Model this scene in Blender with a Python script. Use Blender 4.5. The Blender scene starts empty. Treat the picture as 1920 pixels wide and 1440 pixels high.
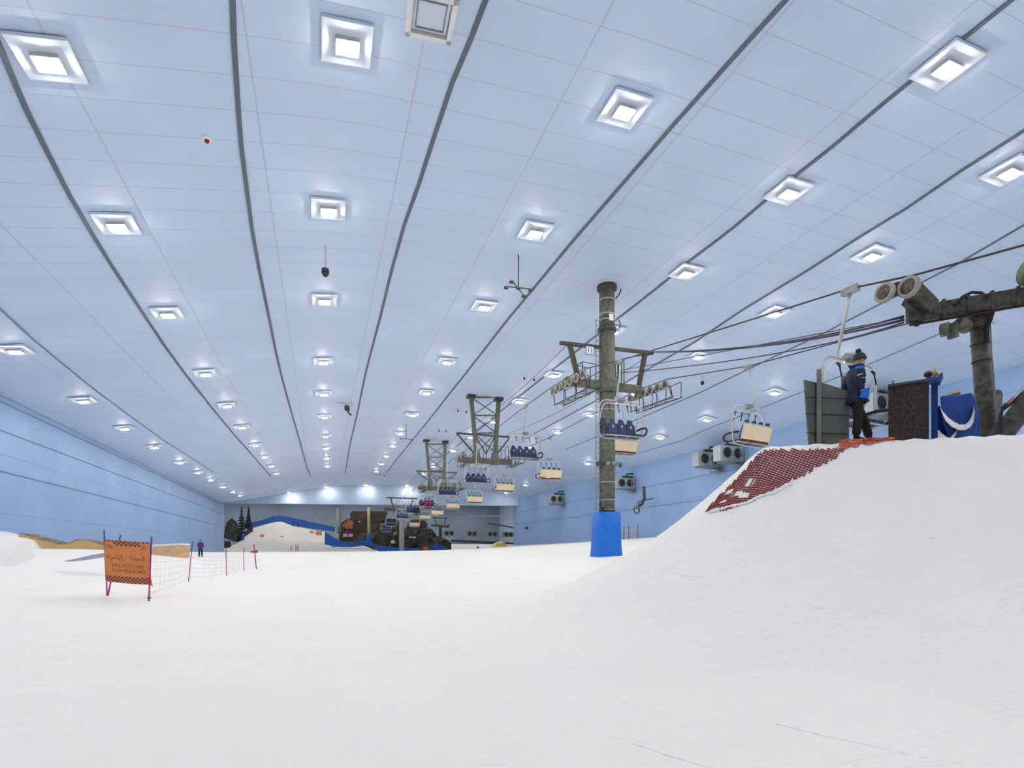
import bpy, bmesh, math, random
import numpy as np
from mathutils import Vector, Matrix, noise
random.seed(7)
SC = bpy.context.scene
C = SC.collection
PI = math.pi

# ------------------------------------------------------------------ camera
F, EYE = 1000.0, 1.5
PSI = math.atan((960-602)/F)
cs, sn = math.cos(PSI), math.sin(PSI)
cam = bpy.data.cameras.new('camera'); camo = bpy.data.objects.new('camera', cam); C.objects.link(camo)
cam.sensor_width = 36; cam.lens = F/1920*36; cam.shift_y = 313/1920
cam.clip_start = 0.05; cam.clip_end = 800
camo.location = (0, 0, EYE); camo.rotation_euler = (PI/2, 0, -PSI)
SC.camera = camo
# ------------------------------------------------------------------ world, exposure
w = bpy.data.worlds.new('world'); SC.world = w; w.use_nodes = True
w.node_tree.nodes['Background'].inputs[0].default_value = (0.5, 0.6, 0.75, 1)
w.node_tree.nodes['Background'].inputs[1].default_value = 0.02
vs = SC.view_settings
vs.view_transform = 'Standard'; vs.look = 'None'; vs.exposure = 0.0; vs.gamma = 1; vs.use_curve_mapping = False
SC.cycles.diffuse_bounces = 3; SC.cycles.glossy_bounces = 2; SC.cycles.max_bounces = 4
SC.cycles.adaptive_threshold = 0.05
LAMP = 272.0     # radiance of a floodlight lens

# ------------------------------------------------------------------ pixel -> place helpers (for measuring where things stand)
def ray(px, py):
    x = (px-960)/F; z = (1033-py)/F
    return Vector((sn+x*cs, cs-x*sn, z))
EO = Vector((0, 0, EYE))
def atY(px, py, Y): d = ray(px, py); return EO+d*(Y/d.y)
def atX(px, py, X): d = ray(px, py); return EO+d*(X/d.x)
def atD(px, py, D): return EO+ray(px, py)*D
def at_surf(px, py, fn, t0=3, t1=260, below=True):
    d = ray(px, py); t = t0; last = None
    while t < t1:
        p = EO+d*t; v = p.z-fn(p.x, p.y)
        if last is not None and (last > 0) != (v > 0):
            a, b = t-0.25, t
            for _ in range(20):
                m = (a+b)/2; q = EO+d*m
                if (q.z-fn(q.x, q.y) > 0) == (last > 0): a = m
                else: b = m
            q = EO+d*a; return Vector((q.x, q.y, fn(q.x, q.y)))
        last = v; t += 0.25
    p = EO+d*t1; return p

# ------------------------------------------------------------------ materials
def mat(name, col, rough=0.6, metal=0.0, spec=0.3, var=0.0, vscale=3.0, bump=0.0, bscale=20.0, emit=None, alpha=None, col2=None, stretch=(1, 1, 1)):
    m = bpy.data.materials.new(name); m.use_nodes = True
    nt = m.node_tree; b = nt.nodes['Principled BSDF']
    b.inputs['Base Color'].default_value = (*col, 1); b.inputs['Roughness'].default_value = rough
    b.inputs['Metallic'].default_value = metal; b.inputs['Specular IOR Level'].default_value = spec
    if emit: b.inputs['Emission Color'].default_value = (*col, 1); b.inputs['Emission Strength'].default_value = emit
    tc = nt.nodes.new('ShaderNodeTexCoord'); mp = nt.nodes.new('ShaderNodeMapping'); mp.inputs['Scale'].default_value = stretch
    nt.links.new(tc.outputs['Object'], mp.inputs[0])
    if var > 0 or col2:
        n = nt.nodes.new('ShaderNodeTexNoise'); n.inputs['Scale'].default_value = vscale; n.inputs['Detail'].default_value = 6
        nt.links.new(mp.outputs[0], n.inputs['Vector'])
        r = nt.nodes.new('ShaderNodeValToRGB'); nt.links.new(n.outputs[0], r.inputs[0])
        c2 = col2 or tuple(min(1, c*(1+var)) for c in col)
        c1 = col if col2 else tuple(c*(1-var) for c in col)
        r.color_ramp.elements[0].color = (*c1, 1); r.color_ramp.elements[1].color = (*c2, 1)
        r.color_ramp.elements[0].position = 0.35; r.color_ramp.elements[1].position = 0.65
        nt.links.new(r.outputs[0], b.inputs['Base Color'])
    if bump > 0:
        n = nt.nodes.new('ShaderNodeTexNoise'); n.inputs['Scale'].default_value = bscale; n.inputs['Detail'].default_value = 5
        nt.links.new(mp.outputs[0], n.inputs['Vector'])
        bp = nt.nodes.new('ShaderNodeBump'); bp.inputs['Strength'].default_value = bump; bp.inputs['Distance'].default_value = 0.05
        nt.links.new(n.outputs[0], bp.inputs['Height']); nt.links.new(bp.outputs[0], b.inputs['Normal'])
    return m

def panel_mat(name, col, var=0.03, ax=0, ay=1, wx=9.3, wy=1.4, offx=0.0, line=0.85, lw=0.03):
    """painted sandwich panels: faint joints every wx along one axis and wy along the other"""
    m = mat(name, col, rough=0.55, var=var, vscale=0.22, spec=0.5)
    nt = m.node_tree; b = nt.nodes['Principled BSDF']
    src = b.inputs['Base Color'].links[0].from_socket
    tc = nt.nodes.new('ShaderNodeTexCoord'); sp = nt.nodes.new('ShaderNodeSeparateXYZ'); nt.links.new(tc.outputs['Object'], sp.inputs[0])
    def joint(axis, wd, off, width):
        a = nt.nodes.new('ShaderNodeMath'); a.operation = 'ADD'; a.inputs[1].default_value = off; nt.links.new(sp.outputs[axis], a.inputs[0])
        d = nt.nodes.new('ShaderNodeMath'); d.operation = 'PINGPONG'; d.inputs[1].default_value = wd/2; nt.links.new(a.outputs[0], d.inputs[0])
        l = nt.nodes.new('ShaderNodeMath'); l.operation = 'LESS_THAN'; l.inputs[1].default_value = width; nt.links.new(d.outputs[0], l.inputs[0])
        return l
    j1 = joint(ax, wx, offx, lw); j2 = joint(ay, wy, 0.0, lw*0.55)
    mx = nt.nodes.new('ShaderNodeMath'); mx.operation = 'MAXIMUM'; nt.links.new(j1.outputs[0], mx.inputs[0]); nt.links.new(j2.outputs[0], mx.inputs[1])
    mix = nt.nodes.new('ShaderNodeMix'); mix.data_type = 'RGBA'
    nt.links.new(mx.outputs[0], mix.inputs[0]); nt.links.new(src, mix.inputs[6]); mix.inputs[7].default_value = (*(c*line for c in col), 1)
    nt.links.new(mix.outputs[2], b.inputs['Base Color'])
    return m

def snow_mat(name):
    m = mat(name, (0.89, 0.89, 0.90), rough=0.85, spec=0.15, var=0.012, vscale=0.5)
    nt = m.node_tree; b = nt.nodes['Principled BSDF']
    tc = nt.nodes.new('ShaderNodeTexCoord'); last = None; hs = None
    for (sx, sy, sc, wgt) in ((1, 1, 6.0, 0.25), (1, 1, 0.9, 1.0), (0.25, 3.0, 1.2, 0.8), (1, 1, 28, 0.08)):
        mp = nt.nodes.new('ShaderNodeMapping'); mp.inputs['Scale'].default_value = (sx, sy, 1); mp.inputs['Rotation'].default_value = (0, 0, 0.5)
        nt.links.new(tc.outputs['Object'], mp.inputs[0])
        n = nt.nodes.new('ShaderNodeTexNoise'); n.inputs['Scale'].default_value = sc; n.inputs['Detail'].default_value = 6; n.inputs['Roughness'].default_value = 0.6
        nt.links.new(mp.outputs[0], n.inputs['Vector'])
        mu = nt.nodes.new('ShaderNodeMath'); mu.operation = 'MULTIPLY'; mu.inputs[1].default_value = wgt; nt.links.new(n.outputs[0], mu.inputs[0])
        if hs is None: hs = mu
        else:
            ad = nt.nodes.new('ShaderNodeMath'); ad.operation = 'ADD'; nt.links.new(hs.outputs[0], ad.inputs[0]); nt.links.new(mu.outputs[0], ad.inputs[1]); hs = ad
    bp = nt.nodes.new('ShaderNodeBump'); bp.inputs['Strength'].default_value = 0.55; bp.inputs['Distance'].default_value = 0.09
    nt.links.new(hs.outputs[0], bp.inputs['Height']); nt.links.new(bp.outputs[0], b.inputs['Normal'])
    return m

M = dict(
    snow=snow_mat('packed_snow'),
    ceiling=panel_mat('ceiling_panels', (0.58, 0.71, 0.93), var=0.035, wx=4.9, wy=1.4, offx=2.0, line=0.80),
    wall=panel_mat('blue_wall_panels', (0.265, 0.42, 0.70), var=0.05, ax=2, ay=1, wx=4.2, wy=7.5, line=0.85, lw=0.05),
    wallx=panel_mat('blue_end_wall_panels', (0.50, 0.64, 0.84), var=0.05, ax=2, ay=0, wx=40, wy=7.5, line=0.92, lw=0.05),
    wallb=mat('grey_blue_back_wall', (0.27, 0.36, 0.48), var=0.1, vscale=0.1),
    seam=mat('dark_joint_strip', (0.12, 0.17, 0.22), rough=0.7),
    seam2=mat('slim_joint_strip', (0.20, 0.28, 0.40), rough=0.7),
    plate=mat('white_lamp_plate', (0.68, 0.77, 0.90), rough=0.5),
    housing=mat('grey_lamp_housing', (0.5, 0.53, 0.57), rough=0.5),
    lens=mat('lit_lens', (1.0, 0.915, 0.795), emit=LAMP),
    steel=mat('weathered_grey_green_steel', (0.135, 0.14, 0.115), rough=0.6, metal=0.2, var=0.28, vscale=5, bump=0.2),
    steel2=mat('dark_weathered_steel', (0.075, 0.070, 0.062), rough=0.65, metal=0.2, var=0.4, vscale=7, bump=0.2),
    galv=mat('galvanised_tube', (0.50, 0.52, 0.53), rough=0.4, metal=0.35, var=0.1),
    galvd=mat('dull_galvanised_steel', (0.27, 0.285, 0.29), rough=0.5, metal=0.4, var=0.2),
    rubber=mat('pale_rubber_tyre', (0.37, 0.36, 0.31), rough=0.8, var=0.15, vscale=10),
    hub=mat('dirty_sheave_disc', (0.15, 0.14, 0.12), rough=0.7, var=0.3, vscale=12),
    black=mat('black_rubber', (0.022, 0.022, 0.026), rough=0.6),
    rope=mat('dark_steel_rope', (0.055, 0.05, 0.06), rough=0.6, metal=0.3),
    cable=mat('dark_blue_cable', (0.03, 0.03, 0.07), rough=0.5),
    navy=mat('navy_plastic_shell', (0.018, 0.040, 0.125), rough=0.4, var=0.2, vscale=6),
    cream=mat('cream_panel', (0.80, 0.68, 0.47), rough=0.6, var=0.03),
    maroon=mat('maroon_edge_board', (0.12, 0.03, 0.03), rough=0.7, var=0.2),
    white=mat('white_paint', (0.82, 0.83, 0.85), rough=0.5),
    pad=mat('bright_blue_vinyl', (0.012, 0.16, 0.66), rough=0.45, var=0.08, vscale=4),
    padd=mat('deep_blue_vinyl', (0.015, 0.055, 0.26), rough=0.5, var=0.15, vscale=4),
    barrier=mat('blue_barrier_vinyl', (0.035, 0.13, 0.50), rough=0.55, var=0.12, vscale=0.5),
    orange=mat('orange_banner_fabric', (0.78, 0.27, 0.075), rough=0.7, var=0.06, vscale=6),
    magenta=mat('magenta_pole', (0.42, 0.03, 0.24), rough=0.4),
    violet=mat('violet_pole_section', (0.10, 0.04, 0.30), rough=0.4),
    ink=mat('brown_print_ink', (0.40, 0.12, 0.05), rough=0.7),
    check=mat('dark_purple_print', (0.19, 0.05, 0.07), rough=0.7),
    net=mat('brick_red_safety_net', (0.34, 0.075, 0.045), rough=0.7, col2=(0.27, 0.05, 0.075), vscale=0.5),
    netor=mat('orange_red_net', (0.62, 0.10, 0.04), rough=0.7, var=0.3, vscale=8),
    thinnet=mat('fine_pale_red_net', (0.66, 0.50, 0.54), rough=0.8),
    wood=mat('tan_plywood', (0.52, 0.36, 0.17), rough=0.75, var=0.16, vscale=1.2, col2=(0.66, 0.45, 0.22)),
    wood2=mat('tan_brick_board', (0.60, 0.38, 0.20), rough=0.8, col2=(0.70, 0.48, 0.30), vscale=3),
    railm=mat('blue_grey_rail_board', (0.36, 0.38, 0.52), rough=0.6, var=0.1),
    board=mat('grey_plastic_board', (0.125, 0.135, 0.13), rough=0.6, var=0.12, vscale=3),
    boardp=mat('pale_grey_post', (0.20, 0.20, 0.19), rough=0.6, var=0.12, vscale=3),
    kiosk=mat('mottled_dark_brown_laminate', (0.015, 0.010, 0.008), rough=0.55, col2=(0.055, 0.042, 0.035), vscale=22),
    kioske=mat('dark_grey_laminate_edge', (0.06, 0.06, 0.065), rough=0.5, var=0.1),
    darkgreen=mat('green_reflection_wheel', (0.05, 0.07, 0.05), rough=0.5, col2=(0.05, 0.11, 0.05), vscale=3),  # green tint stands in for a reflection on the dark wheel
    green=mat('green_thing_plastic', (0.08, 0.25, 0.12), rough=0.5),
    paper=mat('white_paper', (0.75, 0.77, 0.8), rough=0.7),
    red=mat('red_plastic', (0.65, 0.05, 0.03), rough=0.4),
    redf=mat('red_cloth', (0.35, 0.03, 0.05), rough=0.8, var=0.1),
    pink=mat('pink_board', (0.75, 0.30, 0.27), rough=0.7),
    yellow=mat('yellow_paint', (0.75, 0.66, 0.10), rough=0.5),
    ygreen=mat('pale_yellow_green_pole', (0.50, 0.55, 0.28), rough=0.6),
    ochre=mat('pale_buff_pole', (0.45, 0.45, 0.38), rough=0.6),
    brown=mat('dark_brown_cladding', (0.065, 0.05, 0.05), rough=0.8, var=0.2, vscale=0.6),
    rock=mat('dark_rock', (0.06, 0.065, 0.06), rough=0.95, var=0.5, vscale=0.5, bump=0.6, bscale=1.0),
    facade=mat('orange_light_and_board', (0.16, 0.07, 0.05), rough=0.8, col2=(0.42, 0.15, 0.07), vscale=0.45),  # stands in for orange light on the facade; also colours a marker board
    pine=mat('dark_pine_needles', (0.022, 0.045, 0.035), rough=0.9, var=0.4, vscale=2),
    bark=mat('dark_bark', (0.05, 0.035, 0.025), rough=0.9, var=0.3),
    unit=mat('pale_grey_unit_casing', (0.36, 0.42, 0.47), rough=0.5, var=0.05),
    fan=mat('dark_fan_blades', (0.03, 0.04, 0.05), rough=0.6),
    skin=mat('skin', (0.50, 0.30, 0.22), rough=0.6),
    jnavy=mat('dark_navy_jacket', (0.012, 0.018, 0.055), rough=0.7, var=0.2, vscale=6),
    jblue=mat('bright_blue_cloth', (0.01, 0.16, 0.62), rough=0.7),
    jred=mat('crimson_jacket', (0.33, 0.03, 0.06), rough=0.8, var=0.15),
    jpurple=mat('purple_jacket', (0.12, 0.035, 0.17), rough=0.8, var=0.15),
    pblack=mat('black_trousers', (0.012, 0.011, 0.013), rough=0.8, var=0.2),
    grey=mat('mid_grey_plastic', (0.25, 0.26, 0.28), rough=0.6),
    glass=mat('dark_window_glass', (0.03, 0.04, 0.05), rough=0.1, spec=0.6),
    lit=mat('lit_window', (1.0, 0.85, 0.6), emit=1.2),
    bag=mat('brown_and_grey_bag', (0.10, 0.075, 0.09), rough=0.8, col2=(0.30, 0.27, 0.23), vscale=4),
)

# ------------------------------------------------------------------ object helpers
def tag(o, label=None, cat=None, group=None, kind=None):
    if label: o['label'] = label
    if cat: o['category'] = cat
    if group: o['group'] = group
    if kind: o['kind'] = kind
    return o
def thing(name, label, cat, loc=(0, 0, 0), rz=0.0, group=None):
    o = bpy.data.objects.new(name, None); C.objects.link(o); o.location = loc; o.rotation_euler = (0, 0, rz)
    o.empty_display_size = 0.2
    return tag(o, label, cat, group)
class MB:
    def __init__(s): s.v = []; s.f = []; s.sm = []
    def add(s, vs, fs, smooth=False):
        n = len(s.v); s.v += [tuple(v) for v in vs]
        for f in fs: s.f.append(tuple(i+n for i in f)); s.sm.append(smooth)
        return s
    def box(s, c, d, rz=0.0, R=None):
        x, y, z = d[0]/2, d[1]/2, d[2]/2
        R = R or Matrix.Rotation(rz, 3, 'Z'); c = Vector(c)
        vs = [c+R@Vector((i*x, j*y, k*z)) for i in (-1, 1) for j in (-1, 1) for k in (-1, 1)]
        return s.add(vs, [(0, 1, 3, 2), (4, 6, 7, 5), (0, 4, 5, 1), (2, 3, 7, 6), (0, 2, 6, 4), (1, 5, 7, 3)])
    def bar(s, a, b, wd, ht=None, up=(0, 0, 1)):
        a = Vector(a); b = Vector(b); d = (b-a); L = d.length
        if L < 1e-6: return s
        z = d/L; u = Vector(up)
        if abs(z.dot(u)) > 0.98: u = Vector((0, 1, 0))
        x = u.cross(z).normalized(); y = z.cross(x)
        R = Matrix((x, y, z)).transposed()
        return s.box((a+b)/2, (wd, ht or wd, L), R=R)
    def tube(s, pts, r, n=8, cap=True):
        pts = [Vector(p) for p in pts]; m = len(pts)
        rs = r if isinstance(r, (list, tuple)) else [r]*m
        prev = None; rings = []
        for i, p in enumerate(pts):
            t = (pts[min(i+1, m-1)]-pts[max(i-1, 0)]).normalized()
            if prev is None:
                u = Vector((0, 0, 1)) if abs(t.z) < 0.9 else Vector((1, 0, 0))
                x = u.cross(t).normalized()
            else:
                x = (prev-t*prev.dot(t)).normalized()
            y = t.cross(x); prev = x
            rings.append([p+x*math.cos(a)*rs[i]+y*math.sin(a)*rs[i] for a in (2*PI*k/n for k in range(n))])
        vs = [q for rg in rings for q in rg]; fs = []
        for i in range(m-1):
            for k in range(n):
                fs.append((i*n+k, i*n+(k+1) % n, (i+1)*n+(k+1) % n, (i+1)*n+k))
        s.add(vs, fs, True)
        if cap:
            s.add(rings[0], [tuple(range(n))[::-1]]); s.add(rings[-1], [tuple(range(n))])
        return s
    def cyl(s, a, b, r, n=16, r2=None): return s.tube([a, b], [r, r if r2 is None else r2], n)
    def lathe(s, c, axis, prof, n=24):
        """prof: list of (radius, along)"""
        axis = Vector(axis).normalized(); c = Vector(c)
        u = Vector((0, 0, 1)) if abs(axis.z) < 0.9 else Vector((1, 0, 0))
        x = u.cross(axis).normalized(); y = axis.cross(x); vs = []; fs = []
        for (r, h) in prof:
            for k in range(n):
                a = 2*PI*k/n; vs.append(c+axis*h+x*math.cos(a)*r+y*math.sin(a)*r)
        for i in range(len(prof)-1):
            for k in range(n): fs.append((i*n+k, i*n+(k+1) % n, (i+1)*n+(k+1) % n, (i+1)*n+k))
        fs.append(tuple(range(n))[::-1]); fs.append(tuple(range((len(prof)-1)*n, len(prof)*n)))
        return s.add(vs, fs, True)
    def prism(s, poly, off):
        """closed solid: polygon extruded by vector off"""
        poly = [Vector(p) for p in poly]; off = Vector(off); n = len(poly)
        fs = [tuple(range(n)), tuple(range(2*n-1, n-1, -1))]
        fs += [(i, (i+1) % n, n+(i+1) % n, n+i) for i in range(n)]
        return s.add(poly+[p+off for p in poly], fs)
    def ribbon(s, top, bot, th):
        """solid band between two polylines, thickness vector th"""
        n = len(top); top = [Vector(p) for p in top]; bot = [Vector(p) for p in bot]; th = Vector(th)
        vs = top+bot+[p+th for p in top]+[p+th for p in bot]; fs = []
        for i in range(n-1):
            fs += [(i, i+1, n+i+1, n+i), (2*n+i+1, 2*n+i, 3*n+i, 3*n+i+1), (i+1, i, 2*n+i, 2*n+i+1), (n+i, n+i+1, 3*n+i+1, 3*n+i)]
        fs += [(0, n, 3*n, 2*n), (n-1, 3*n-1, 4*n-1, 2*n-1)]
        return s.add(vs, fs)
    def ball(s, c, r, n=12, sc=(1, 1, 1)):
        prof = []; vs = []; fs = []; m = n//2
        for i in range(m+1):
            ph = PI*i/m
            for k in range(n):
                a = 2*PI*k/n
                vs.append((c[0]+r*sc[0]*math.sin(ph)*math.cos(a), c[1]+r*sc[1]*math.sin(ph)*math.sin(a), c[2]+r*sc[2]*math.cos(ph)))
        for i in range(m):
            for k in range(n): fs.append((i*n+k, (i+1)*n+k, (i+1)*n+(k+1) % n, i*n+(k+1) % n))
        return s.add(vs, fs, True)
    def build(s, name, m, parent=None, world=False, bevel=0.0):
        off = Vector((0, 0, 0))
        if world and parent is not None:
            p = parent
            while p is not None: off += p.location; p = p.parent
        me = bpy.data.meshes.new(name)
        me.from_pydata([tuple(Vector(v)-off) for v in s.v], [], s.f)
        me.polygons.foreach_set('use_smooth', s.sm)
        bm = bmesh.new(); bm.from_mesh(me); bmesh.ops.remove_doubles(bm, verts=bm.verts, dist=1e-5)
        bmesh.ops.recalc_face_normals(bm, faces=bm.faces); bm.to_mesh(me); bm.free()
        me.materials.append(M[m] if isinstance(m, str) else m)
        o = bpy.data.objects.new(name, me); C.objects.link(o)
        if parent is not None: o.parent = parent
        if bevel:
            b = o.modifiers.new('bevel', 'BEVEL'); b.width = bevel; b.segments = 2
        return o
def copy_tree(o, parent=None):
    c = o.copy(); C.objects.link(c); c.parent = parent
    for ch in o.children: copy_tree(ch, c)
    return c
def lerp_list(xs, ys, x):
    return float(np.interp(x, xs, ys))
def smooth(t): t = max(0, min(1, t)); return t*t*(3-2*t)

# ------------------------------------------------------------------ the hall: dimensions
XL, XR, YN = -21.5, 45.5, -16.0
def header_y(x): return 139 + (x-XL)*(122.5-139)/(XR-XL)
_cx = [-21.5, -17, -8, 0.5, 10, 20, 29, 39, 43, 45.5]
_cz = [12.6, 13.3, 15.0, 16.6, 17.2, 17.2, 17.0, 15.9, 15.2, 14.3]
def ceil_z(x, y=0):
    a = 0
    for k, wt in ((-1.5, .25), (0, .5), (1.5, .25)): a += wt*lerp_list(_cx, _cz, x+k)
    return a

# ------------------------------------------------------------------ the snow surface
CT = np.array([(-12, 2, 0), (0, 0, 0), (12, 0, 0), (-6, 10, 0), (0, 12, 0), (6, 8, 0), (-12, 12, .05), (-20, 10, .3), (0, -10, -.2), (20, -10, 0), (-18, -10, 0), (40, -10, 1),
    (-5.5, 19, .1), (-5, 28, .1), (-4, 38, .15), (-12, 20, .35), (-20, 22, 1.0), (-14, 33, 1.1), (-20.5, 34, 1.9), (-16, 39, 1.6), (-12.5, 39, 1.6), (-10.7, 48, .9),
    (-11, 58, .8), (0, 25, .3), (0, 40, .55), (5, 20, .3), (7, 14, .25), (15.7, 27.9, 1.2), (10, 28, .75), (-14, 78, 1.3), (-5, 76, 1.25), (3, 72, 1.3), (10, 68, 1.35),
    (20, 60, 1.7), (-20, 100, 1.3), (0, 100, 1.25), (20, 100, 1.5), (-20, 137, 1.2), (0, 133, 1.2), (20, 128, 1.25), (33, 126, 1.5), (39, 124, 2.2), (45, 122, 2.9),
    (45.5, 63, 3.5), (45.5, 93, 3.1), (30, 40, 2.0), (30, 62, 2.4), (45.5, 35, 3.5), (45, 10, 3), (30, 10, 1.5), (33, 90, 2.2), (20, 40, 1.6), (10, 45, 1.1)])
def _tps(r): return np.where(r < 1e-9, 0, r*r*np.log(r+1e-12))
_n = len(CT); _K = _tps(np.linalg.norm(CT[:, None, :2]-CT[None, :, :2], axis=2))+np.eye(_n)*3.0
_P = np.c_[np.ones(_n), CT[:, :2]]; _A = np.zeros((_n+3, _n+3)); _A[:_n, :_n] = _K; _A[:_n, _n:] = _P; _A[_n:, :_n] = _P.T
_W = np.linalg.solve(_A, np.r_[CT[:, 2], 0, 0, 0])
def base_z(x, y):
    r = np.hypot(CT[:, 0]-x, CT[:, 1]-y)
    return float(_tps(r)@_W[:_n]+_W[_n]+_W[_n+1]*x+_W[_n+2]*y)
PLAT = [(8.4, 8.5), (10.1, 7.45), (12.5, 6.2), (18, 4.4), (32, 2.5), (34, 16), (26, 18), (16.5, 14.2)]
def plat_d(x, y):
    inside = False; best = 1e9; n = len(PLAT)
    for i in range(n):
        x1, y1 = PLAT[i]; x2, y2 = PLAT[(i+1) % n]
        if (y1 > y) != (y2 > y) and x < (x2-x1)*(y-y1)/(y2-y1)+x1: inside = not inside
        dx, dy = x2-x1, y2-y1; t = max(0, min(1, ((x-x1)*dx+(y-y1)*dy)/(dx*dx+dy*dy)))
        best = min(best, math.hypot(x-x1-t*dx, y-y1-t*dy))
    return -best if inside else best
def plat_z(x): return 3.62+0.025*max(-1, min(10, x-8.4))
def ground(x, y):
    z = base_z(x, y)
    if -2 < x < 45 and -8 < y < 32:
        d = plat_d(x, y)
        L = 9.0
        if d < L:
            t = max(0, d/L); wq = (1-t)**2.75
            z = z+(plat_z(x)-z)*wq
            if d > 0: z += 0.05*noise.noise(Vector((x*0.9, y*0.9, 0)))*min(1, d)
    return z
def snow_grid(name, xs, ys, fn):
    mb = MB(); nx, ny = len(xs), len(ys)
    mb.add([(x, y, fn(x, y)) for y in ys for x in xs], [(j*nx+i, j*nx+i+1, (j+1)*nx+i+1, (j+1)*nx+i) for j in range(ny-1) for i in range(nx-1)], True)
    return mb.build(name, 'snow')
def steps(a, b, s0):
    out = [a]
    while out[-1] < b: out.append(min(b, out[-1]+s0(out[-1])))
    return out
gx = steps(XL-0.3, XR+0.3, lambda x: 0.22 if 4 < x < 19 else 0.6)
gy = steps(YN-0.3, 141, lambda y: 0.7 if y < 0 else (0.22 if y < 17 else (0.5 if y < 50 else 1.6)))
tag(snow_grid('floor', gx, gy, ground), kind='structure')

# ------------------------------------------------------------------ ceiling, walls
mb = MB(); xs = [XL+(XR-XL)*i/44 for i in range(45)]; ys = [YN+i*(141-YN)/30 for i in range(31)]
n1 = len(xs)
mb.add([(x, y, ceil_z(x)) for y in ys for x in xs]+[(x, y, ceil_z(x)+0.3) for y in ys for x in xs],
       [(j*n1+i, j*n1+i+1, (j+1)*n1+i+1, (j+1)*n1+i) for j in range(30) for i in range(44)] +
       [(31*n1+j*n1+i, 31*n1+j*n1+i+1, 31*n1+(j+1)*n1+i+1, 31*n1+(j+1)*n1+i) for j in range(30) for i in range(44)], True)
tag(mb.build('ceiling', 'ceiling'), kind='structure')
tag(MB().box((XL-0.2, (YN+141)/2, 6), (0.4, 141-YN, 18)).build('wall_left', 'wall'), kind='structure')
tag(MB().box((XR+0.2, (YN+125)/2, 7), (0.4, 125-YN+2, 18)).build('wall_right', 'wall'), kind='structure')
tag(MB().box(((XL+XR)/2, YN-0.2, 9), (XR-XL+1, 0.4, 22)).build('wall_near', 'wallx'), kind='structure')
# the wall over the far opening
mb = MB(); top = [(x, header_y(x), ceil_z(x)+0.25) for x in xs]; bot = [(x, header_y(x), 12.55) for x in xs]
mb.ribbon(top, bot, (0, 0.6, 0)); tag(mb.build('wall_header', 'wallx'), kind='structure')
# second hall beyond the opening
tag(MB().box((12, 232, 15), (160, 0.5, 60)).build('wall_back', 'wallb'), kind='structure')
tag(MB().box((-56, 186, 15), (0.5, 93, 60)).build('wall_beyond_left', 'wallb'), kind='structure')
tag(MB().box((77, 178, 15), (0.5, 110, 60)).build('wall_beyond_right', 'wallx'), kind='structure')
tag(MB().box((12, 182, 22), (150, 100, 0.4)).build('ceiling_beyond', 'wallb'), kind='structure')
tag(MB().prism([(XL-.4, 139.6, -4), (-56, 139.6, -4), (-56, 139.6, 24), (XL-.4, 139.6, 24)], (0, 0.4, 0)).build('wall_beyond_near_left', 'wallb'), kind='structure')
tag(MB().prism([(XR+.4, 124, -4), (77, 124, -4), (77, 124, 24), (XR+.4, 124, 24)], (0, 0.4, 0)).build('wall_beyond_near_right', 'wallb'), kind='structure')

# dark joints between the ceiling panels, followed along the roof
SEAMS = [
 [(0, 87), (47, 199), (87.5, 281), (131, 366), (175, 441), (210, 498), (277, 600), (307, 645), (350, 704), (395, 761), (437, 812), (478.5, 859), (508, 893)],
 [(436, 0), (439, 80), (447, 204), (452, 270), (461, 339), (472, 425), (485, 498), (517.5, 660), (529, 709), (544, 764), (561, 823), (575, 873), (582, 892)],
 [(910, 0), (883, 71), (848, 154), (814.6, 254), (785, 346), (758, 421), (735, 504), (712.5, 596), (695, 662), (685, 701), (671, 770), (657, 830), (647, 887)],
 [(1472, 0), (1400, 79), (1262.5, 233), (1167, 344), (1075, 450), (954, 596), (873, 700), (830, 754), (794, 800), (743.6, 861), (724, 887)],
 [(1895, 0), (1742.6, 122.5), (1652.6, 196), (1562.6, 272.5), (1499, 323), (1450, 362.6), (1375, 426), (1289, 492), (1240, 533), (1161, 595), (1124, 624), (1068, 668), (1000, 722), (937, 772), (836, 852)],
 [(1920, 244), (1802.6, 319), (1697.6, 391), (1600, 451), (1510, 509), (1390, 582), (1304, 640), (1207, 696), (1110, 755), (985, 822)],
 [(1920, 421), (1795, 494), (1727.6, 529), (1649, 570), (1552, 620), (1427, 680), (1316, 734), (1197, 785), (1060, 843)],
 [(1758, 627), (1644, 676), (1507, 733), (1432.5, 762.5), (1347.5, 795), (1272.5, 827.5), (1197, 850)],
 [(0, 578), (62.5, 636), (147.5, 706), (185, 736), (252.5, 786), (310, 827.5), (360, 859), (400, 885)],
]
def ceil_hit(px, py):
    p = at_surf(px, py, ceil_z, t0=6, t1=190)
    return p
for i, sm in enumerate(SEAMS):
    pts = [ceil_hit(*q) for q in sm]
    pts = [p for p in pts if XL < p.x < XR and p.y < header_y(p.x)-0.2]
    ext = pts[0]+(pts[0]-pts[1]).normalized()*14; ext.y = max(ext.y, YN); pts = [Vector((ext.x, ext.y, 0))]+pts
    fine = []
    for a, b in zip(pts, pts[1:]):
        m = max(2, int((b-a).length/2))
        fine += [a.lerp(b, k/m) for k in range(m)]
    fine.append(pts[-1])
    wd = 0.075 if i < 8 else 0.06
    if i >= 6: wd = 0.05
    top = [(p.x-wd, p.y, ceil_z(p.x-wd)-0.02) for p in fine]; bot = [(p.x+wd, p.y, ceil_z(p.x+wd)-0.02) for p in fine]
    tag(MB().ribbon(top, bot, (0, 0, -0.03)).build('trim_%d' % (i+1), 'seam' if i < 7 else 'seam2'), kind='structure')
k = 10
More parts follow.
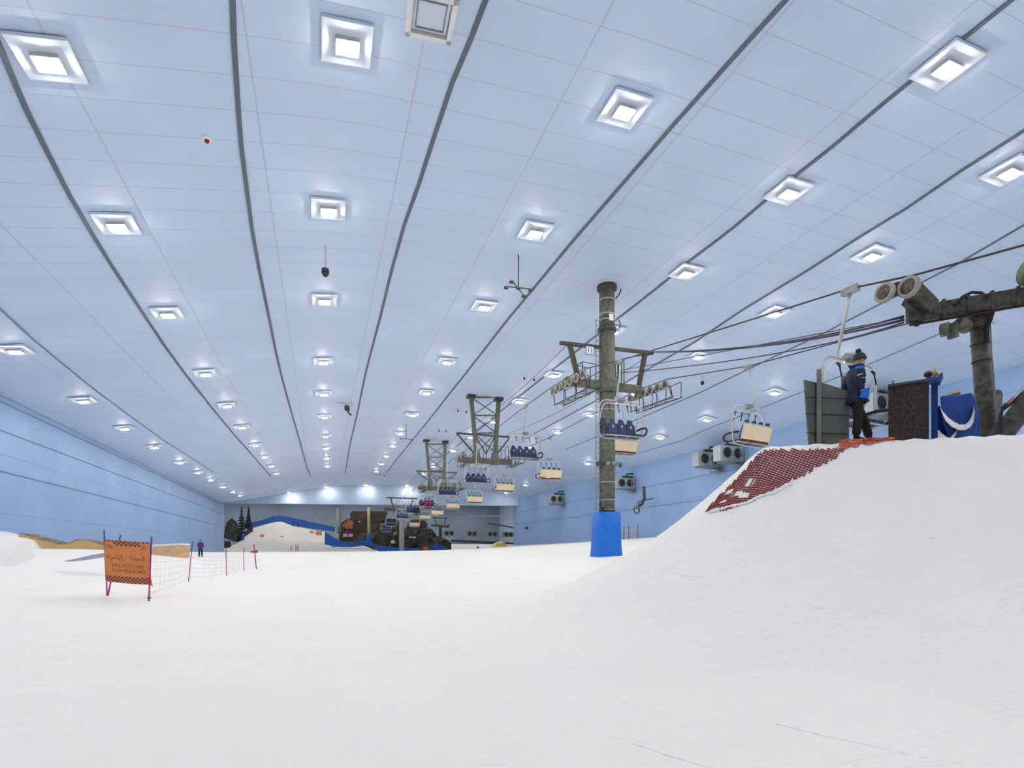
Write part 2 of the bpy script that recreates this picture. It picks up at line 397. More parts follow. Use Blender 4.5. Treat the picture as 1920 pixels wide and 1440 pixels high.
for z0, z1 in ((13.6-1.45, 12.0), (10.1, 10.0), (7.2, 7.2)):
    tag(MB().box((XL+0.03, 62, z0), (0.06, 150, 0.07)).build('trim_%d' % k, 'seam2'), kind='structure'); k += 1
for z0 in (11.0, 8.0):
    tag(MB().box((XR-0.03, 55, z0), (0.06, 134, 0.07)).build('trim_%d' % k, 'seam2'), kind='structure'); k += 1

# ------------------------------------------------------------------ floodlights in the ceiling
def make_lamp():
    t = thing('ceiling_floodlight', 'x', 'ceiling light')
    MB().box((0, 0, -0.06), (1.45, 1.45, 0.10)).build('square_plate', 'plate', t, bevel=0.02)
    MB().box((0, 0, -0.17), (0.66, 0.54, 0.12)).build('housing', 'housing', t)
    for s in (-1, 1): MB().box((s*0.155, 0, -0.245), (0.26, 0.42, 0.04)).build('lens', 'lens', t)
    return t
ROWS = [
 ('first row, above the blue wall behind the plywood box', [(27.5, 653), (156, 748), (232.5, 800), (289.5, 835.5), (337.5, 865), (370, 883.8), (395, 898), (418, 911), (436.6, 920.8), (450, 927.5)]),
 ('second row, high over the orange sign side', [(88, 105), (218, 416), (313, 584), (384.6, 697), (424.9, 757.2), (453.3, 798.2), (478.5, 832.5), (495.5, 854.3), (508.3, 871.7), (518.2, 885.7), (528.5, 898)]),
 ('third row, running straight to the far snow hill', [(650, 75), (615, 388), (608, 559), (605.7, 674.9), (606.9, 735.6), (608.7, 778.7), (610.5, 815.1), (611.4, 838), (612.1, 857.1), (613.3, 872.4), (613.3, 885)]),
 ('fourth row, beside the hanging five-lamp cross', [(1170, 200), (1003, 430), (907, 571), (838, 675), (799.8, 733.3), (773.2, 775), (750.5, 810.5), (736.8, 833.9), (724.2, 852.9), (715, 867.8), (705.6, 881.8), (697.6, 890)]),
 ('fifth row, crossing behind the tower numbered 11', [(1775, 118), (1478, 355), (1287, 507), (1149, 617), (1038, 700), (974, 750), (925, 788), (882, 817), (850, 843), (812.6, 873), (794.3, 886.9), (780.5, 895)]),
 ('sixth row, above the chairlift ropes', [(1893, 316), (1635, 474), (1453, 583), (1310, 665), (1186, 735), (1106, 775), (1045, 808), (996, 836), (955, 860)]),
 ('seventh row, nearest the fan unit wall', [(1592, 673), (1453, 733), (1325, 784), (1238, 818), (1160, 845), (1102, 867), (1030, 893), (985, 908), (948, 922)]),
]
ORD = ['nearest', 'second', 'third', 'fourth', 'fifth', 'sixth', 'seventh', 'eighth', 'ninth', 'tenth', 'eleventh', 'farthest']
lamp0 = make_lamp(); first = True; LAMPS = []
for rn, row in ROWS:
    for i, q in enumerate(row):
        p = ceil_hit(*q)
        p.x = max(XL+1.2, min(XR-1.2, p.x)); p.y = min(p.y, header_y(p.x)-1.4)
        if i == len(row)-1 and rn[:4] in ('seco', 'thir', 'four', 'fift'): p.y = header_y(p.x)-2.0
        if i >= 1 and LAMPS and LAMPS[-1][1] == rn and p.y-LAMPS[-1][0].y < 3: continue
        o = lamp0 if first else copy_tree(lamp0); first = False
        sl = math.atan((ceil_z(p.x+1)-ceil_z(p.x-1))/2)
        o.location = (p.x, p.y, ceil_z(p.x)-0.02); o.rotation_euler = (0, -sl, 0)
        rk = rn.split(',')[0]
        o['label'] = 'square white floodlight set in the ceiling, %s of the %s' % ('last' if i == len(row)-1 else ORD[i], rn)
        if len(o['label'].split()) > 16: o['label'] = '%s square floodlight of the %s' % (('last' if i == len(row)-1 else ORD[i]), rn)
        o['group'] = 'ceiling floodlights'
        LAMPS.append((p, rn))
# unseen floodlights overhead, and others added to light the space beyond the opening
k = 0
for (x, y) in [(-17, 30), (-17, 20), (-17, 9), (-8, 10), (-8, -2), (0.5, 5), (0.5, -6), (10, 6), (10, -5), (20, 4), (20, -6), (29, 6), (29, -4), (39, 22), (39, 12), (39, 0), (-4, -12), (15, -12), (30, -12)]:  # the row farthest back is added to brighten the mound
    o = copy_tree(lamp0); o.location = (x, y, ceil_z(x)-0.02); o.rotation_euler = (0, -math.atan((ceil_z(x+1)-ceil_z(x-1))/2), 0)
    o['label'] = 'square white ceiling floodlight overhead, outside the view'; o['group'] = 'floodlights overhead'
for x in (-42, -25, -8, 9, 26, 43, 62):  # enlarged lamps, out of view, added to brighten the far space
    for y in (152, 172, 195, 218):
        o = copy_tree(lamp0); o.location = (x, y, 21.7); o.rotation_euler = (0, 0, 0); o.scale = (2, 2, 1)
        o['label'] = 'large unseen ceiling floodlight added to light the space beyond the far opening'; o['group'] = 'unseen added floodlights beyond the opening'

# ------------------------------------------------------------------ snow beyond the opening
_hx = [atY(q[0], q[1], 172).x for q in [(405, 0), (425, 0), (453, 0), (473, 0), (500, 0), (525, 0), (548, 0), (608, 0)]]
_hz = [atY(600, 1, 1).z*0+EYE+(1033-y)/F*(atY(x, y, 172)-EO).dot(Vector((sn, cs, 0))) for x, y in [(405, 1030), (425, 1029), (453, 1014), (473, 991), (500, 983), (525, 977), (548, 986), (608, 997)]]
def beyond_z(x, y):
    z = 1.22+2.8*smooth((x-22)/20)*smooth((y-135)/60)
    if x < 3.0:
        zc = lerp_list(_hx, _hz, x)
        z = 1.22+(zc-1.22)*(0.45*smooth((y-143)/10)+0.55*smooth((y-157)/15))*(1 if x < 1.4 else max(0, (3.0-x)/1.6))
    z += 1.9*math.exp(-((x-8)/5.5)**4)*math.exp(-((y-152)/6)**2)
    return z
bx = [-56+i*1.5 for i in range(36)]+[-1.7+i*0.4 for i in range(16)]+[5+i*1.5 for i in range(49)]
by = [124+i*1.2 for i in range(60)]+[196+i*4 for i in range(10)]
tag(snow_grid('floor_beyond', bx, by, lambda x, y: beyond_z(x, y) if y > header_y(x)-1.5 or not XL < x < XR else -1.0), kind='structure')

# ------------------------------------------------------------------ chairlift ropes
XA, XB = 13.1, 18.4
LR = [(-14, 5.6), (2, 6.9), (6.5, 7.55), (8.6, 7.97), (10.2, 8.40), (15.5, 9.3), (21.6, 10.35), (25.4, 11.15), (27.4, 11.3), (29.4, 11.38), (33.9, 11.35), (45.8, 11.1), (51.5, 11.2), (57.4, 11.15), (69.6, 10.9), (75, 10.95), (80.8, 10.8), (92, 10.6), (104, 10.3), (116, 9.2), (140, 8.0)]
RR = [(-14, 6.8), (2, 8.0), (9, 8.7), (12.5, 9.1), (19.3, 9.95), (25.4, 11.2), (27.5, 11.35), (29.5, 11.42), (41.9, 11.2), (52, 11.45), (53.9, 11.4), (65.8, 11.2), (75, 11.4), (77.8, 11.35), (89.1, 11.1), (100.4, 11.0), (104, 10.9), (116, 9.8), (140, 8.6)]
def rz_(tab, y): return lerp_list([a for a, b in tab], [b for a, b in tab], y)
tag(MB().tube([(XA, y, z) for y, z in LR], 0.024, 6).build('haul_rope', 'rope'), 'dark steel haul rope carrying the chairs whose blue seats face the camera', 'rope')
tag(MB().tube([(XB, y, z) for y, z in RR], 0.024, 6).build('haul_rope', 'rope'), 'dark steel haul rope carrying the chairs with cream back panels', 'rope')

# ------------------------------------------------------------------ chairs
def make_chair():
    t = thing('chairlift_chair', 'x', 'chairlift chair')
    g = MB().box((0, 0, -0.02), (0.16, 0.42, 0.15)).cyl((0, -0.17, 0.05), (0, 0.17, 0.05), 0.06, 10); g.build('grip', 'galvd', t)
    MB().tube([(0, 0, -0.05), (0, 0.10, -0.5), (0, 0.24, -1.1), (0, 0.34, -1.5), (0, 0.33, -1.66), (0, 0.24, -1.74), (0, 0.02, -1.76)], 0.042, 10).build('hanger', 'galv', t)
    MB().box((0, 0, -1.80), (0.42, 0.20, 0.10)).box((0, 0, -1.88), (0.26, 0.14, 0.12)).cyl((-0.2, 0, -1.74), (0.2, 0, -1.74), 0.05, 10).build('pivot_bracket', 'galvd', t)
    pts = []; W, T, B, r = 1.14, -1.86, -3.62, 0.42
    for (cx, cz, a0) in ((W-r, T-r, 0), (-W+r, T-r, 90), (-W+r, B+r*0.7, 180), (W-r, B+r*0.7, 270)):
        for k in range(7):
            a = math.radians(a0+k*15); rr = r if cz > -2.6 else r*0.7
            pts.append((cx+(rr if True else 0)*math.cos(a)*(1 if cz > -2.6 else 1.43), 0.02, cz+rr*math.sin(a)))
    pts.append(pts[0]); MB().tube(pts, 0.034, 8, cap=False).build('hoop_frame', 'galv', t)
    bp = [(-1.0, 0.3, -3.0), (-1.02, -0.02, -2.3), (-0.95, -0.10, -2.10), (-0.8, -0.12, -2.04), (0.8, -0.12, -2.04), (0.95, -0.10, -2.10), (1.02, -0.02, -2.3), (1.0, 0.3, -3.0)]
    MB().tube(bp, 0.022, 8).build('safety_bar', 'white', t)
    for s in (-0.72, -0.24, 0.24, 0.72):
        m = MB().tube([(s, -0.12, -2.04), (s+0.02, -0.17, -2.12), (s-0.02, -0.2, -2.24), (s+0.02, -0.22, -2.46)], 0.02, 6)
        m.tube([(s-0.07, -0.13, -2.08), (s-0.02, -0.2, -2.2), (s+0.06, -0.16, -2.1)], 0.016, 6); m.build('footrest_peg', 'black', t)
        def yb(z): return 0.20+(z+3.35)*0.28
        prof = [(-0.235, -3.40), (-0.238, -3.1), (-0.225, -2.84), (-0.15, -2.79), (-0.13, -2.68), (-0.10, -2.60), (0.10, -2.60), (0.13, -2.68), (0.15, -2.79), (0.225, -2.84), (0.238, -3.1), (0.235, -3.40)]
        sh = MB().prism([(s+a, yb(z), z) for a, z in prof], (0, 0.09, 0.0)).build('backrest', 'navy', t, bevel=0.02)
        MB().box((s, -0.05, -3.45), (0.46, 0.52, 0.09)).build('seat_cushion', 'navy', t, bevel=0.02)
        e = MB().lathe((s, yb(-2.95)-0.001, -2.95), (0, -1, 0.0), [(0.045, 0), (0.045, 0.012)], 12); e.prism([(s-0.035, yb(-3.02)-.013, -2.975), (s+0.035, yb(-3.02)-.013, -2.975), (s, yb(-3.05)-.013, -3.05)], (0, 0.012, 0))
        e.build('emblem', 'white', sh)
    MB().bar((0, 0.50, -2.80), (0, 0.325, -3.42), 1.92, 0.035, up=(0, 1, 0)).build('back_panel', 'cream', t)
    m = MB().tube([(-1.0, 0.51, -2.77), (1.0, 0.51, -2.77)], 0.028, 8)
    for s in (-1, 1): m.tube([(s*1.0, 0.51, -2.77), (s*1.0, 0.33, -3.45)], 0.028, 8)
    m.build('back_frame', 'galv', t)
    MB().box((0, 0.30, -3.475), (1.86, 0.06, 0.10)).build('rear_edge_board', 'maroon', t)
    m = MB().tube([(-1.02, 0.2, -3.52), (1.02, 0.2, -3.52)], 0.035, 8).tube([(-1.0, -0.28, -3.52), (1.0, -0.28, -3.52)], 0.03, 8)
    for s in (-0.95, -0.3, 0.3, 0.95): m.tube([(s, 0.2, -3.52), (s, -0.28, -3.52)], 0.025, 6)
    m.build('seat_frame', 'galv', t)
    for s in (-1, 1):
        MB().tube([(s*1.02, 0.25, -3.12), (s*1.04, -0.05, -3.08), (s*1.05, -0.42, -3.12), (s*1.05, -0.54, -3.24), (s*1.04, -0.50, -3.40), (s*1.0, -0.30, -3.48)], 0.045, 8).build('armrest', 'black', t)
    return t
chair0 = make_chair()
LC = [(10.2, 6, 'empty blue four-seat chair hanging behind the lift operator, nearest of all'),
      (21.6, 0, 'empty blue four-seat chair facing the camera in front of the tower numbered 11'),
      (33.9, 0, 'empty blue four-seat chair facing the camera, between the numbered tower and the larger trestle'),
      (45.8, 0, 'empty blue four-seat chair facing the camera, hanging under the larger hanging trestle'),
      (57.4, 0, 'empty blue four-seat chair facing the camera, under the smaller hanging trestle'),
      (69.6, 0, 'four-seat chair facing the camera with riders dressed in crimson and purple'),
      (80.8, 0, 'four-seat chair with two dark-clad riders, just behind the crimson riders'),
      (92.0, 0, 'small distant blue four-seat chair, second behind the crimson riders'),
      (107.5, 0, 'tiny distant four-seat chair in front of the dark building'),
      (116.0, 0, 'tiny farthest four-seat chair near the header wall above the dark machinery')]
RC = [(19.3, 10, 'four-seat chair with cream back panel between the numbered tower and the grey windbreak'),
      (30.3, 3, 'four-seat chair with cream back panel half hidden behind the numbered grey tower'),
      (41.9, 0, 'four-seat chair with cream back panel, first one clear of the numbered tower'),
      (53.9, 0, 'cream-backed chair hanging below and right of the larger hanging trestle'),
      (65.8, 0, 'cream-backed chair hanging low between the two ceiling-hung trestles'),
      (77.8, 0, 'small cream-backed chair directly beside the chair under the smaller trestle'),
      (89.1, 0, 'small distant cream-backed chair beside the crimson riders chair'),
      (100.4, 0, 'tiny cream-backed chair, next one beyond the crimson riders'),
      (112.0, 0, 'tiny farthest cream-backed chair over the dark machinery')]
firstc = True; CH = {}
for tab, X, lst, flip, grp in ((LR, XA, LC, 0, 'chairs coming towards the camera'), (RR, XB, RC, PI, 'chairs going away from the camera')):
    for i, (y, rot, lab) in enumerate(lst):
        o = chair0 if firstc else copy_tree(chair0); firstc = False
        o.location = (X, y, rz_(tab, y)-0.04); o.rotation_euler = (0, 0, flip+math.radians(rot)); o['label'] = lab; o['group'] = grp
        CH[(X, i)] = o
# ------------------------------------------------------------------ sheave trains
def sheave(parent, c, r, wd=0.12, tyre='rubber'):
    c = Vector(c)
    s = MB().lathe(c, (1, 0, 0), [(r*0.72, -wd*0.30), (r*0.72, wd*0.30)], 20)
    s.lathe(c, (1, 0, 0), [(r*0.16, -wd*0.75), (r*0.16, wd*0.75)], 10)
    o = s.build('sheave', 'hub', parent, world=True)
    n = 24; prof = [(r*0.70, -wd/2), (r*0.97, -wd/2), (r*0.99, 0), (r*0.97, wd/2), (r*0.70, wd/2)]
    vs = []; fs = []
    for (rr, h) in prof:
        for k in range(n): a = 2*PI*k/n; vs.append(c+Vector((h, math.cos(a)*rr, math.sin(a)*rr)))
    m = len(prof)
    for i in range(m):
        for k in range(n): fs.append((i*n+k, i*n+(k+1) % n, ((i+1) % m)*n+(k+1) % n, ((i+1) % m)*n+k))
    MB().add(vs, fs, True).build('sheave_tyre', tyre, parent, world=True)
def train(parent, X, tab, y0, y1, n, r, side=1, catwalk=True):
    a = Vector((X, y0, rz_(tab, y0)-r*1.0)); b = Vector((X, y1, rz_(tab, y1)-r*1.0))
    m = MB().bar(a+Vector((side*0.14, 0, -0.05)), b+Vector((side*0.14, 0, -0.05)), 0.06, r*0.9)
    for k in range(n-1):
        p = a.lerp(b, (k+0.5)/(n-1)); m.cyl(p+Vector((0.0, 0, -0.12)), p+Vector((side*0.24, 0, -0.12)), 0.05, 8)
    fr = m.build('sheave_train', 'steel2', parent, world=True)
    for k in range(n):
        p = a.lerp(b, k/(n-1)); p.z = rz_(tab, p.y)-r-0.02
        sheave(fr, p, r, 0.12)
    if catwalk:
        m = MB(); o = side*0.55
        for s in (-0.3, 0.3):
            m.tube([(X+o+s, y0-0.4, a.z-0.75), (X+o+s, y1+0.4, b.z-0.75)], 0.03, 6)
        for k in range(int((y1-y0)/0.35)+2):
            t = k/(int((y1-y0)/0.35)+1); p = a.lerp(b, t); m.bar((X+o-.3, p.y, p.z-0.75), (X+o+.3, p.y, p.z-0.75), 0.03)
        for yy in (y0-0.3, (y0+y1)/2-0.7, (y0+y1)/2+0.7, y1+0.3):
            t = (yy-y0)/(y1-y0); zz = a.z+(b.z-a.z)*t
            m.tube([(X+o-.3, yy, zz-0.75), (X+o-.34, yy, zz-0.3), (X+side*0.1, yy, zz-0.1)], 0.028, 6)
            m.tube([(X+o+.3, yy, zz-0.75), (X+o+.32, yy, zz+0.15)], 0.022, 6)
        m.tube([(X+o+.32, y0-.3, a.z+.15), (X+o+.32, y1+.3, b.z+.15)], 0.022, 6)
        m.tube([(X-side*.1, y0, a.z+0.1), (X-side*.25, y0-0.7, a.z-0.35), (X-side*.3, y0-1.0, a.z-0.9)], 0.03, 6)
        m.build('catwalk', 'steel2', parent, world=True)

# ------------------------------------------------------------------ the tower numbered 11
def text_mesh(body, size, depth=0.004):
    cu = bpy.data.curves.new('t', 'FONT'); cu.body = body; cu.size = size; cu.extrude = depth; cu.align_x = 'CENTER'; cu.align_y = 'CENTER'; cu.resolution_u = 3
    o = bpy.data.objects.new('t', cu); C.objects.link(o); dg = bpy.context.evaluated_depsgraph_get(); dg.update()
    me = bpy.data.meshes.new_from_object(o.evaluated_get(dg)); bpy.data.objects.remove(o); bpy.data.curves.remove(cu)
    vs = [v.co.copy() for v in me.vertices]; fs = [tuple(p.vertices) for p in me.polygons]; bpy.data.meshes.remove(me)
    return vs, fs
def add_text(mb, body, size, mapf, depth=0.004):
    vs, fs = text_mesh(body, size, depth); mb.add([mapf(v) for v in vs], fs)
TY = 27.9; tx = atY(1138, 800, TY).x; gz = ground(tx, TY)
T11 = thing('lift_tower', 'tall grey-green tubular chairlift tower with blue padding and a number 11 plate', 'chairlift tower', (tx, TY, gz-0.3))
ct = ceil_z(tx)
def P(px, py, Y=TY): return atY(px, py, Y)
zc1 = P(1140, 620).z
MB().cyl((tx, TY, gz-0.3), (tx, TY, zc1), 0.475, 32).build('lower_tube', 'steel', T11, world=True)
MB().cyl((tx, TY, zc1), (tx, TY, ct-0.05), 0.455, 32).build('upper_tube', 'steel', T11, world=True)
MB().lathe((tx, TY, ct-0.22), (0, 0, 1), [(0.46, -0.12), (0.58, 0.0), (0.58, 0.2)], 32).build('top_flange', 'steel2', T11, world=True)
MB().lathe((tx, TY, zc1), (0, 0, 1), [(0.56, -0.10), (0.56, 0.10)], 32).build('joint_flange', 'steel2', T11, world=True)
for py in (565, 592, 603, 735, 770, 905, 938, 956):
    z = P(1140, py).z; MB().lathe((tx, TY, z), (0, 0, 1), [(0.485, -0.02), (0.485, 0.02)], 32).build('strap_band', 'galv', T11, world=True)
a = P(1138, 596); b = P(1147, 608)
MB().box((tx, TY-0.50, (a.z+b.z)/2), (0.27, 0.05, 0.38), rz=0).build('notice_plate', 'white', T11, world=True)
# ladder
lx = tx-0.42; m = MB(); z0 = P(1125, 958).z; z1 = P(1125, 602).z
for s in (0.10, 0.34): m.tube([(lx-s, TY-0.05, z0), (lx-s, TY-0.05, z1)], 0.028, 6)
z = z0+0.1
while z < z1: m.bar((lx-0.10, TY-0.05, z), (lx-0.34, TY-0.05, z), 0.028); z += 0.30
z = z0+1
while z < z1: m.bar((lx-0.14, TY-0.15, z), (tx-0.4, TY-0.15, z), 0.03); z += 2.6
m.build('ladder', 'galvd', T11, world=True)
# main arm, upper crossbar, posts
az = P(1140, 724).z
MB().bar((XA+0.1, TY, az), (XB-0.1, TY, az), 0.5, 0.42, up=(0, 0, 1)).build('main_arm', 'steel', T11, world=True, bevel=0.05)
MB().lathe((tx, TY, az), (0, 0, 1), [(0.6, -0.42), (0.62, -0.2), (0.62, 0.2), (0.6, 0.34)], 32).build('arm_collar', 'steel', T11, world=True)
cl = P(1050, 643); cr = P(1224, 662); cz = (cl.z+cr.z)/2
MB().bar(cl, cr, 0.20, 0.17, up=(0, 0, 1)).build('upper_crossbar', 'steel2', T11, world=True)
for (p0, p1) in (((1068, 645), (1086, 718)), ((1210, 661), (1198, 722))):
    a = P(*p0); b = P(*p1); MB().bar(a, b, 0.26, 0.22, up=(1, 0, 0)).build('crossbar_post', 'steel2', T11, world=True)
train(T11, XA, LR, 25.4, 29.3, 6, 0.26, side=1)
train(T11, XB, RR, 25.6, 29.2, 6, 0.27, side=1)
# handrail frames over the arm
for (x0, x1, zt) in ((P(1087, 0).x, P(1112, 0).x, P(1087, 682).z), (P(1160, 0).x, P(1164, 0).x, P(1160, 678).z)):
    m = MB()
    for yy in (TY-0.35, TY+0.35):
        m.tube([(x0, yy, az), (x0, yy, zt), (x1, yy, zt-0.05), (x1, yy, az)], 0.03, 6)
    m.tube([(x0, TY-.35, zt), (x0, TY+.35, zt)], 0.03, 6); m.build('handrail', 'steel2', T11, world=True)
# cable loops on the right of the column
m = MB().tube([P(1225, 664), P(1195, 667), P(1172, 672), P(1160, 684), P(1159, 700), P(1157, 720), P(1153, 738), P(1158, 750), P(1172, 750)], 0.035, 6)
m.tube([P(1162, 536), P(1164, 544), P(1161, 552), P(1154, 560)], 0.04, 6); m.tube([P(1160, 600), P(1163, 606), P(1163, 614), P(1158, 616)], 0.03, 6)
m.build('cable_loop', 'cable', T11, world=True)
# number plate
c0 = P(1103.5, 659)
npl = MB().box((c0.x, TY-0.16, c0.z), (0.55, 0.03, 0.50)).build('number_plate', 'white', T11, world=True)
m = MB()
for s in (-1, 1):
    m.box((c0.x+s*0.265, TY-0.18, c0.z), (0.03, 0.02, 0.50)); m.box((c0.x, TY-0.18, c0.z+s*0.24), (0.55, 0.02, 0.03))
m.build('plate_border', 'padd', npl, world=True)
m = MB(); add_text(m, '11', 0.40, lambda v: Vector((c0.x+v.x, TY-0.182-v.z, c0.z+v.y))); m.build('lettering', 'black', npl, world=True)
MB().bar((c0.x-.2, TY-.14, c0.z+.25), (c0.x-.2, TY-.05, cz+.05), 0.03).bar((c0.x+.2, TY-.14, c0.z+.25), (c0.x+.2, TY-.05, cz), 0.03).build('plate_hanger', 'steel2', npl, world=True)
# spotlights clamped low on the column
zs = P(1140, 872).z
cl_ = MB().lathe((tx, TY, zs), (0, 0, 1), [(0.53, -0.05), (0.53, 0.05)], 32).build('spotlight_clamp', 'steel2', T11, world=True)
for k, an in enumerate((200, 245, 275, 305, 340)):
    a = math.radians(an); d = Vector((math.cos(a), math.sin(a), 0)); p = Vector((tx, TY, zs))+d*(0.78 if k in (0, 4) else 0.66)
    dd = Vector((d.x*0.5, -0.7, -0.25)).normalized(); m = MB().lathe(p, dd, [(0.05, -0.16), (0.11, -0.08), (0.14, 0.06)], 12); m.bar(Vector((tx, TY, zs))+d*0.5, p, 0.04)
    m.build('spotlight', 'steel2' if k in (0, 4) else 'galvd', cl_, world=True)
# padding
pz = P(1130, 961).z; m = MB(); ring = []
N = 28
for (z, r) in ((gz-0.35, 0.88), (gz+0.5, 0.80), (gz+1.5, 0.765), (pz-0.03, 0.755), (pz, 0.72), (pz, 0.49)):
    ring.append([(tx-0.05+math.copysign(abs(math.cos(2*PI*k/N))**0.6, math.cos(2*PI*k/N))*r, TY+math.copysign(abs(math.sin(2*PI*k/N))**0.6, math.sin(2*PI*k/N))*r, z) for k in range(N)])
vs = [q for r_ in ring for q in r_]; fs = [(i*N+k, i*N+(k+1) % N, (i+1)*N+(k+1) % N, (i+1)*N+k) for i in range(len(ring)-1) for k in range(N)]
MB().add(vs, fs, True).build('padding', 'pad', T11, world=True)
MB().box((tx-0.6, TY-0.55, pz+0.12), (0.3, 0.06, 0.22), rz=0.5).build('padding_flap', 'black', T11, world=True)

# ------------------------------------------------------------------ ceiling-hung trestles
def trestle(Y, tops, bots, ytop, ybar, ywide, xw, yarm, mids, label, ny):
    zt = ceil_z(atY(tops[0], 800, Y).x)
    A = atY(tops[0], ytop, Y); B = atY(tops[1], ytop+3, Y); a = atY(bots[0], yarm, Y); b = atY(bots[1], yarm, Y)
    t = thing('hanging_lift_trestle', label, 'chairlift tower', ((a.x+b.x)/2, Y, a.z))
    A.z = ceil_z(A.x); B.z = ceil_z(B.x)
    sc = Y/52.0
    for p, q in ((A, a), (B, b)): MB().bar(q, p, 0.38, 0.38, up=(1, 0, 0)).build('column', 'steel', t, world=True)
    for p in (A, B): MB().box((p.x, Y, p.z-0.15), (0.8, 0.8, 0.3)).build('top_plate', 'steel2', t, world=True)
    ys = [ytop+4]+mids+[yarm-6]
    def on(p, q, yy):
        z = EYE+(1033-yy)/F*((q-EO).dot(Vector((sn, cs, 0)))); k = (z-p.z)/(q.z-p.z); return p.lerp(q, k)
    m = MB()
    for i, yy in enumerate(ys):
        l0 = on(a, A, yy); r0 = on(b, B, yy)
        if i < len(ys)-1:
            m.bar(l0, r0, 0.13)
            l1 = on(a, A, ys[i+1]); r1 = on(b, B, ys[i+1]); m.bar(l0, r1, 0.09); m.bar(r0, l1, 0.09)
    m.build('bracing', 'steel', t, world=True)
    wl = atY(xw[0], ywide, Y); wr = atY(xw[1], ywide, Y); wr.z = wl.z
    m = MB().bar(wl, wr, 0.16); ar = atY(bots[0]-3, yarm-4, Y); br = atY(bots[1]+4, yarm-4, Y)
    m.bar(wl, ar, 0.13); m.bar(wr, br, 0.13); m.bar(on(a, A, ywide), (ar+br)/2, 0.09); m.bar(on(b, B, ywide), (ar+br)/2, 0.09)
    m.build('upper_crossbar', 'steel2', t, world=True)
    zz = rz_(LR, Y)-0.55
    MB().bar((XA-0.2, Y, zz), (XB+0.2, Y, zz), 0.42, 0.55, up=(0, 0, 1)).build('main_arm', 'steel', t, world=True, bevel=0.04)
    for q in (a, b): MB().cyl((q.x, Y, zz-0.3), (q.x, Y, a.z+0.4), 0.55, 14, 0.35).build('arm_collar', 'steel', t, world=True)
    train(t, XA, LR, Y-1.6, Y+1.6, 4, 0.26); train(t, XB, RR, Y-1.6, Y+1.6, 4, 0.26)
    m = MB()
    for x0 in (a.x+0.9, b.x+0.5, b.x+1.3): m.tube([(x0, Y-.5, zz), (x0, Y-.5, zz+1.5), (x0, Y+.5, zz+1.5), (x0, Y+.5, zz)], 0.03, 6)
    m.tube([(a.x+0.9, Y-.5, zz+1.5), (b.x+1.3, Y-.5, zz+1.5)], 0.03, 6); m.build('handrail', 'steel2', t, world=True)
    return t
trestle(52, (883, 935), (893, 928), 741, 0, 812, (856, 956), 855, [779, 812], 'larger ceiling-hung lift trestle of two braced columns behind the numbered tower', 0)
trestle(75, (799, 835), (806, 832), 829, 0, 883, (781, 857), 906, [857, 883], 'smaller, farther ceiling-hung lift trestle of two braced columns', 0)
# distant T-shaped lift tower
def t_tower(name, label, Y, px0, px1, pytop, pyarm, base, X0, X1):
    a = atY(px0, pytop, Y); b = atY(px1, pytop, Y); b.z = a.z; c = (a+b)/2
    t = thing(name, label, 'chairlift tower', (c.x, Y, base)); za = atY((px0+px1)/2, pyarm, Y).z
    MB().bar(a, b, 0.25).build('upper_crossbar', 'steel2', t, world=True)
    w_ = b.x-a.x
    for s in (-1, 1): MB().bar((c.x+s*w_*0.36, Y, a.z), (c.x+s*w_*0.26, Y, za), 0.22).build('crossbar_post', 'steel2', t, world=True)
    MB().bar((c.x-w_*0.56, Y, za), (c.x+w_*0.56, Y, za-0.5), 0.5).build('main_arm', 'steel2', t, world=True)
    MB().cyl((c.x, Y, base), (c.x, Y, za+0.2), 0.5, 12).build('column', 'grey' if Y < 120 else 'steel2', t, world=True)
    for s in (-1, 1): MB().bar((c.x+s*w_*0.5, Y-1.6, za-0.1), (c.x+s*w_*0.5, Y+1.6, za+0.1), 0.3, 0.5).build('sheave_train', 'steel2', t, world=True)
    return t
t_tower('lift_tower', 'distant dark lift tower with wide crossbar before the dark brown building', 104, 724, 782, 933, 955, 1.2, XA, XB)
t_tower('lift_tower', 'tiny dark T-shaped lift tower standing beyond the far opening', 160, 811, 840, 971, 985, 1.3, 0, 0)

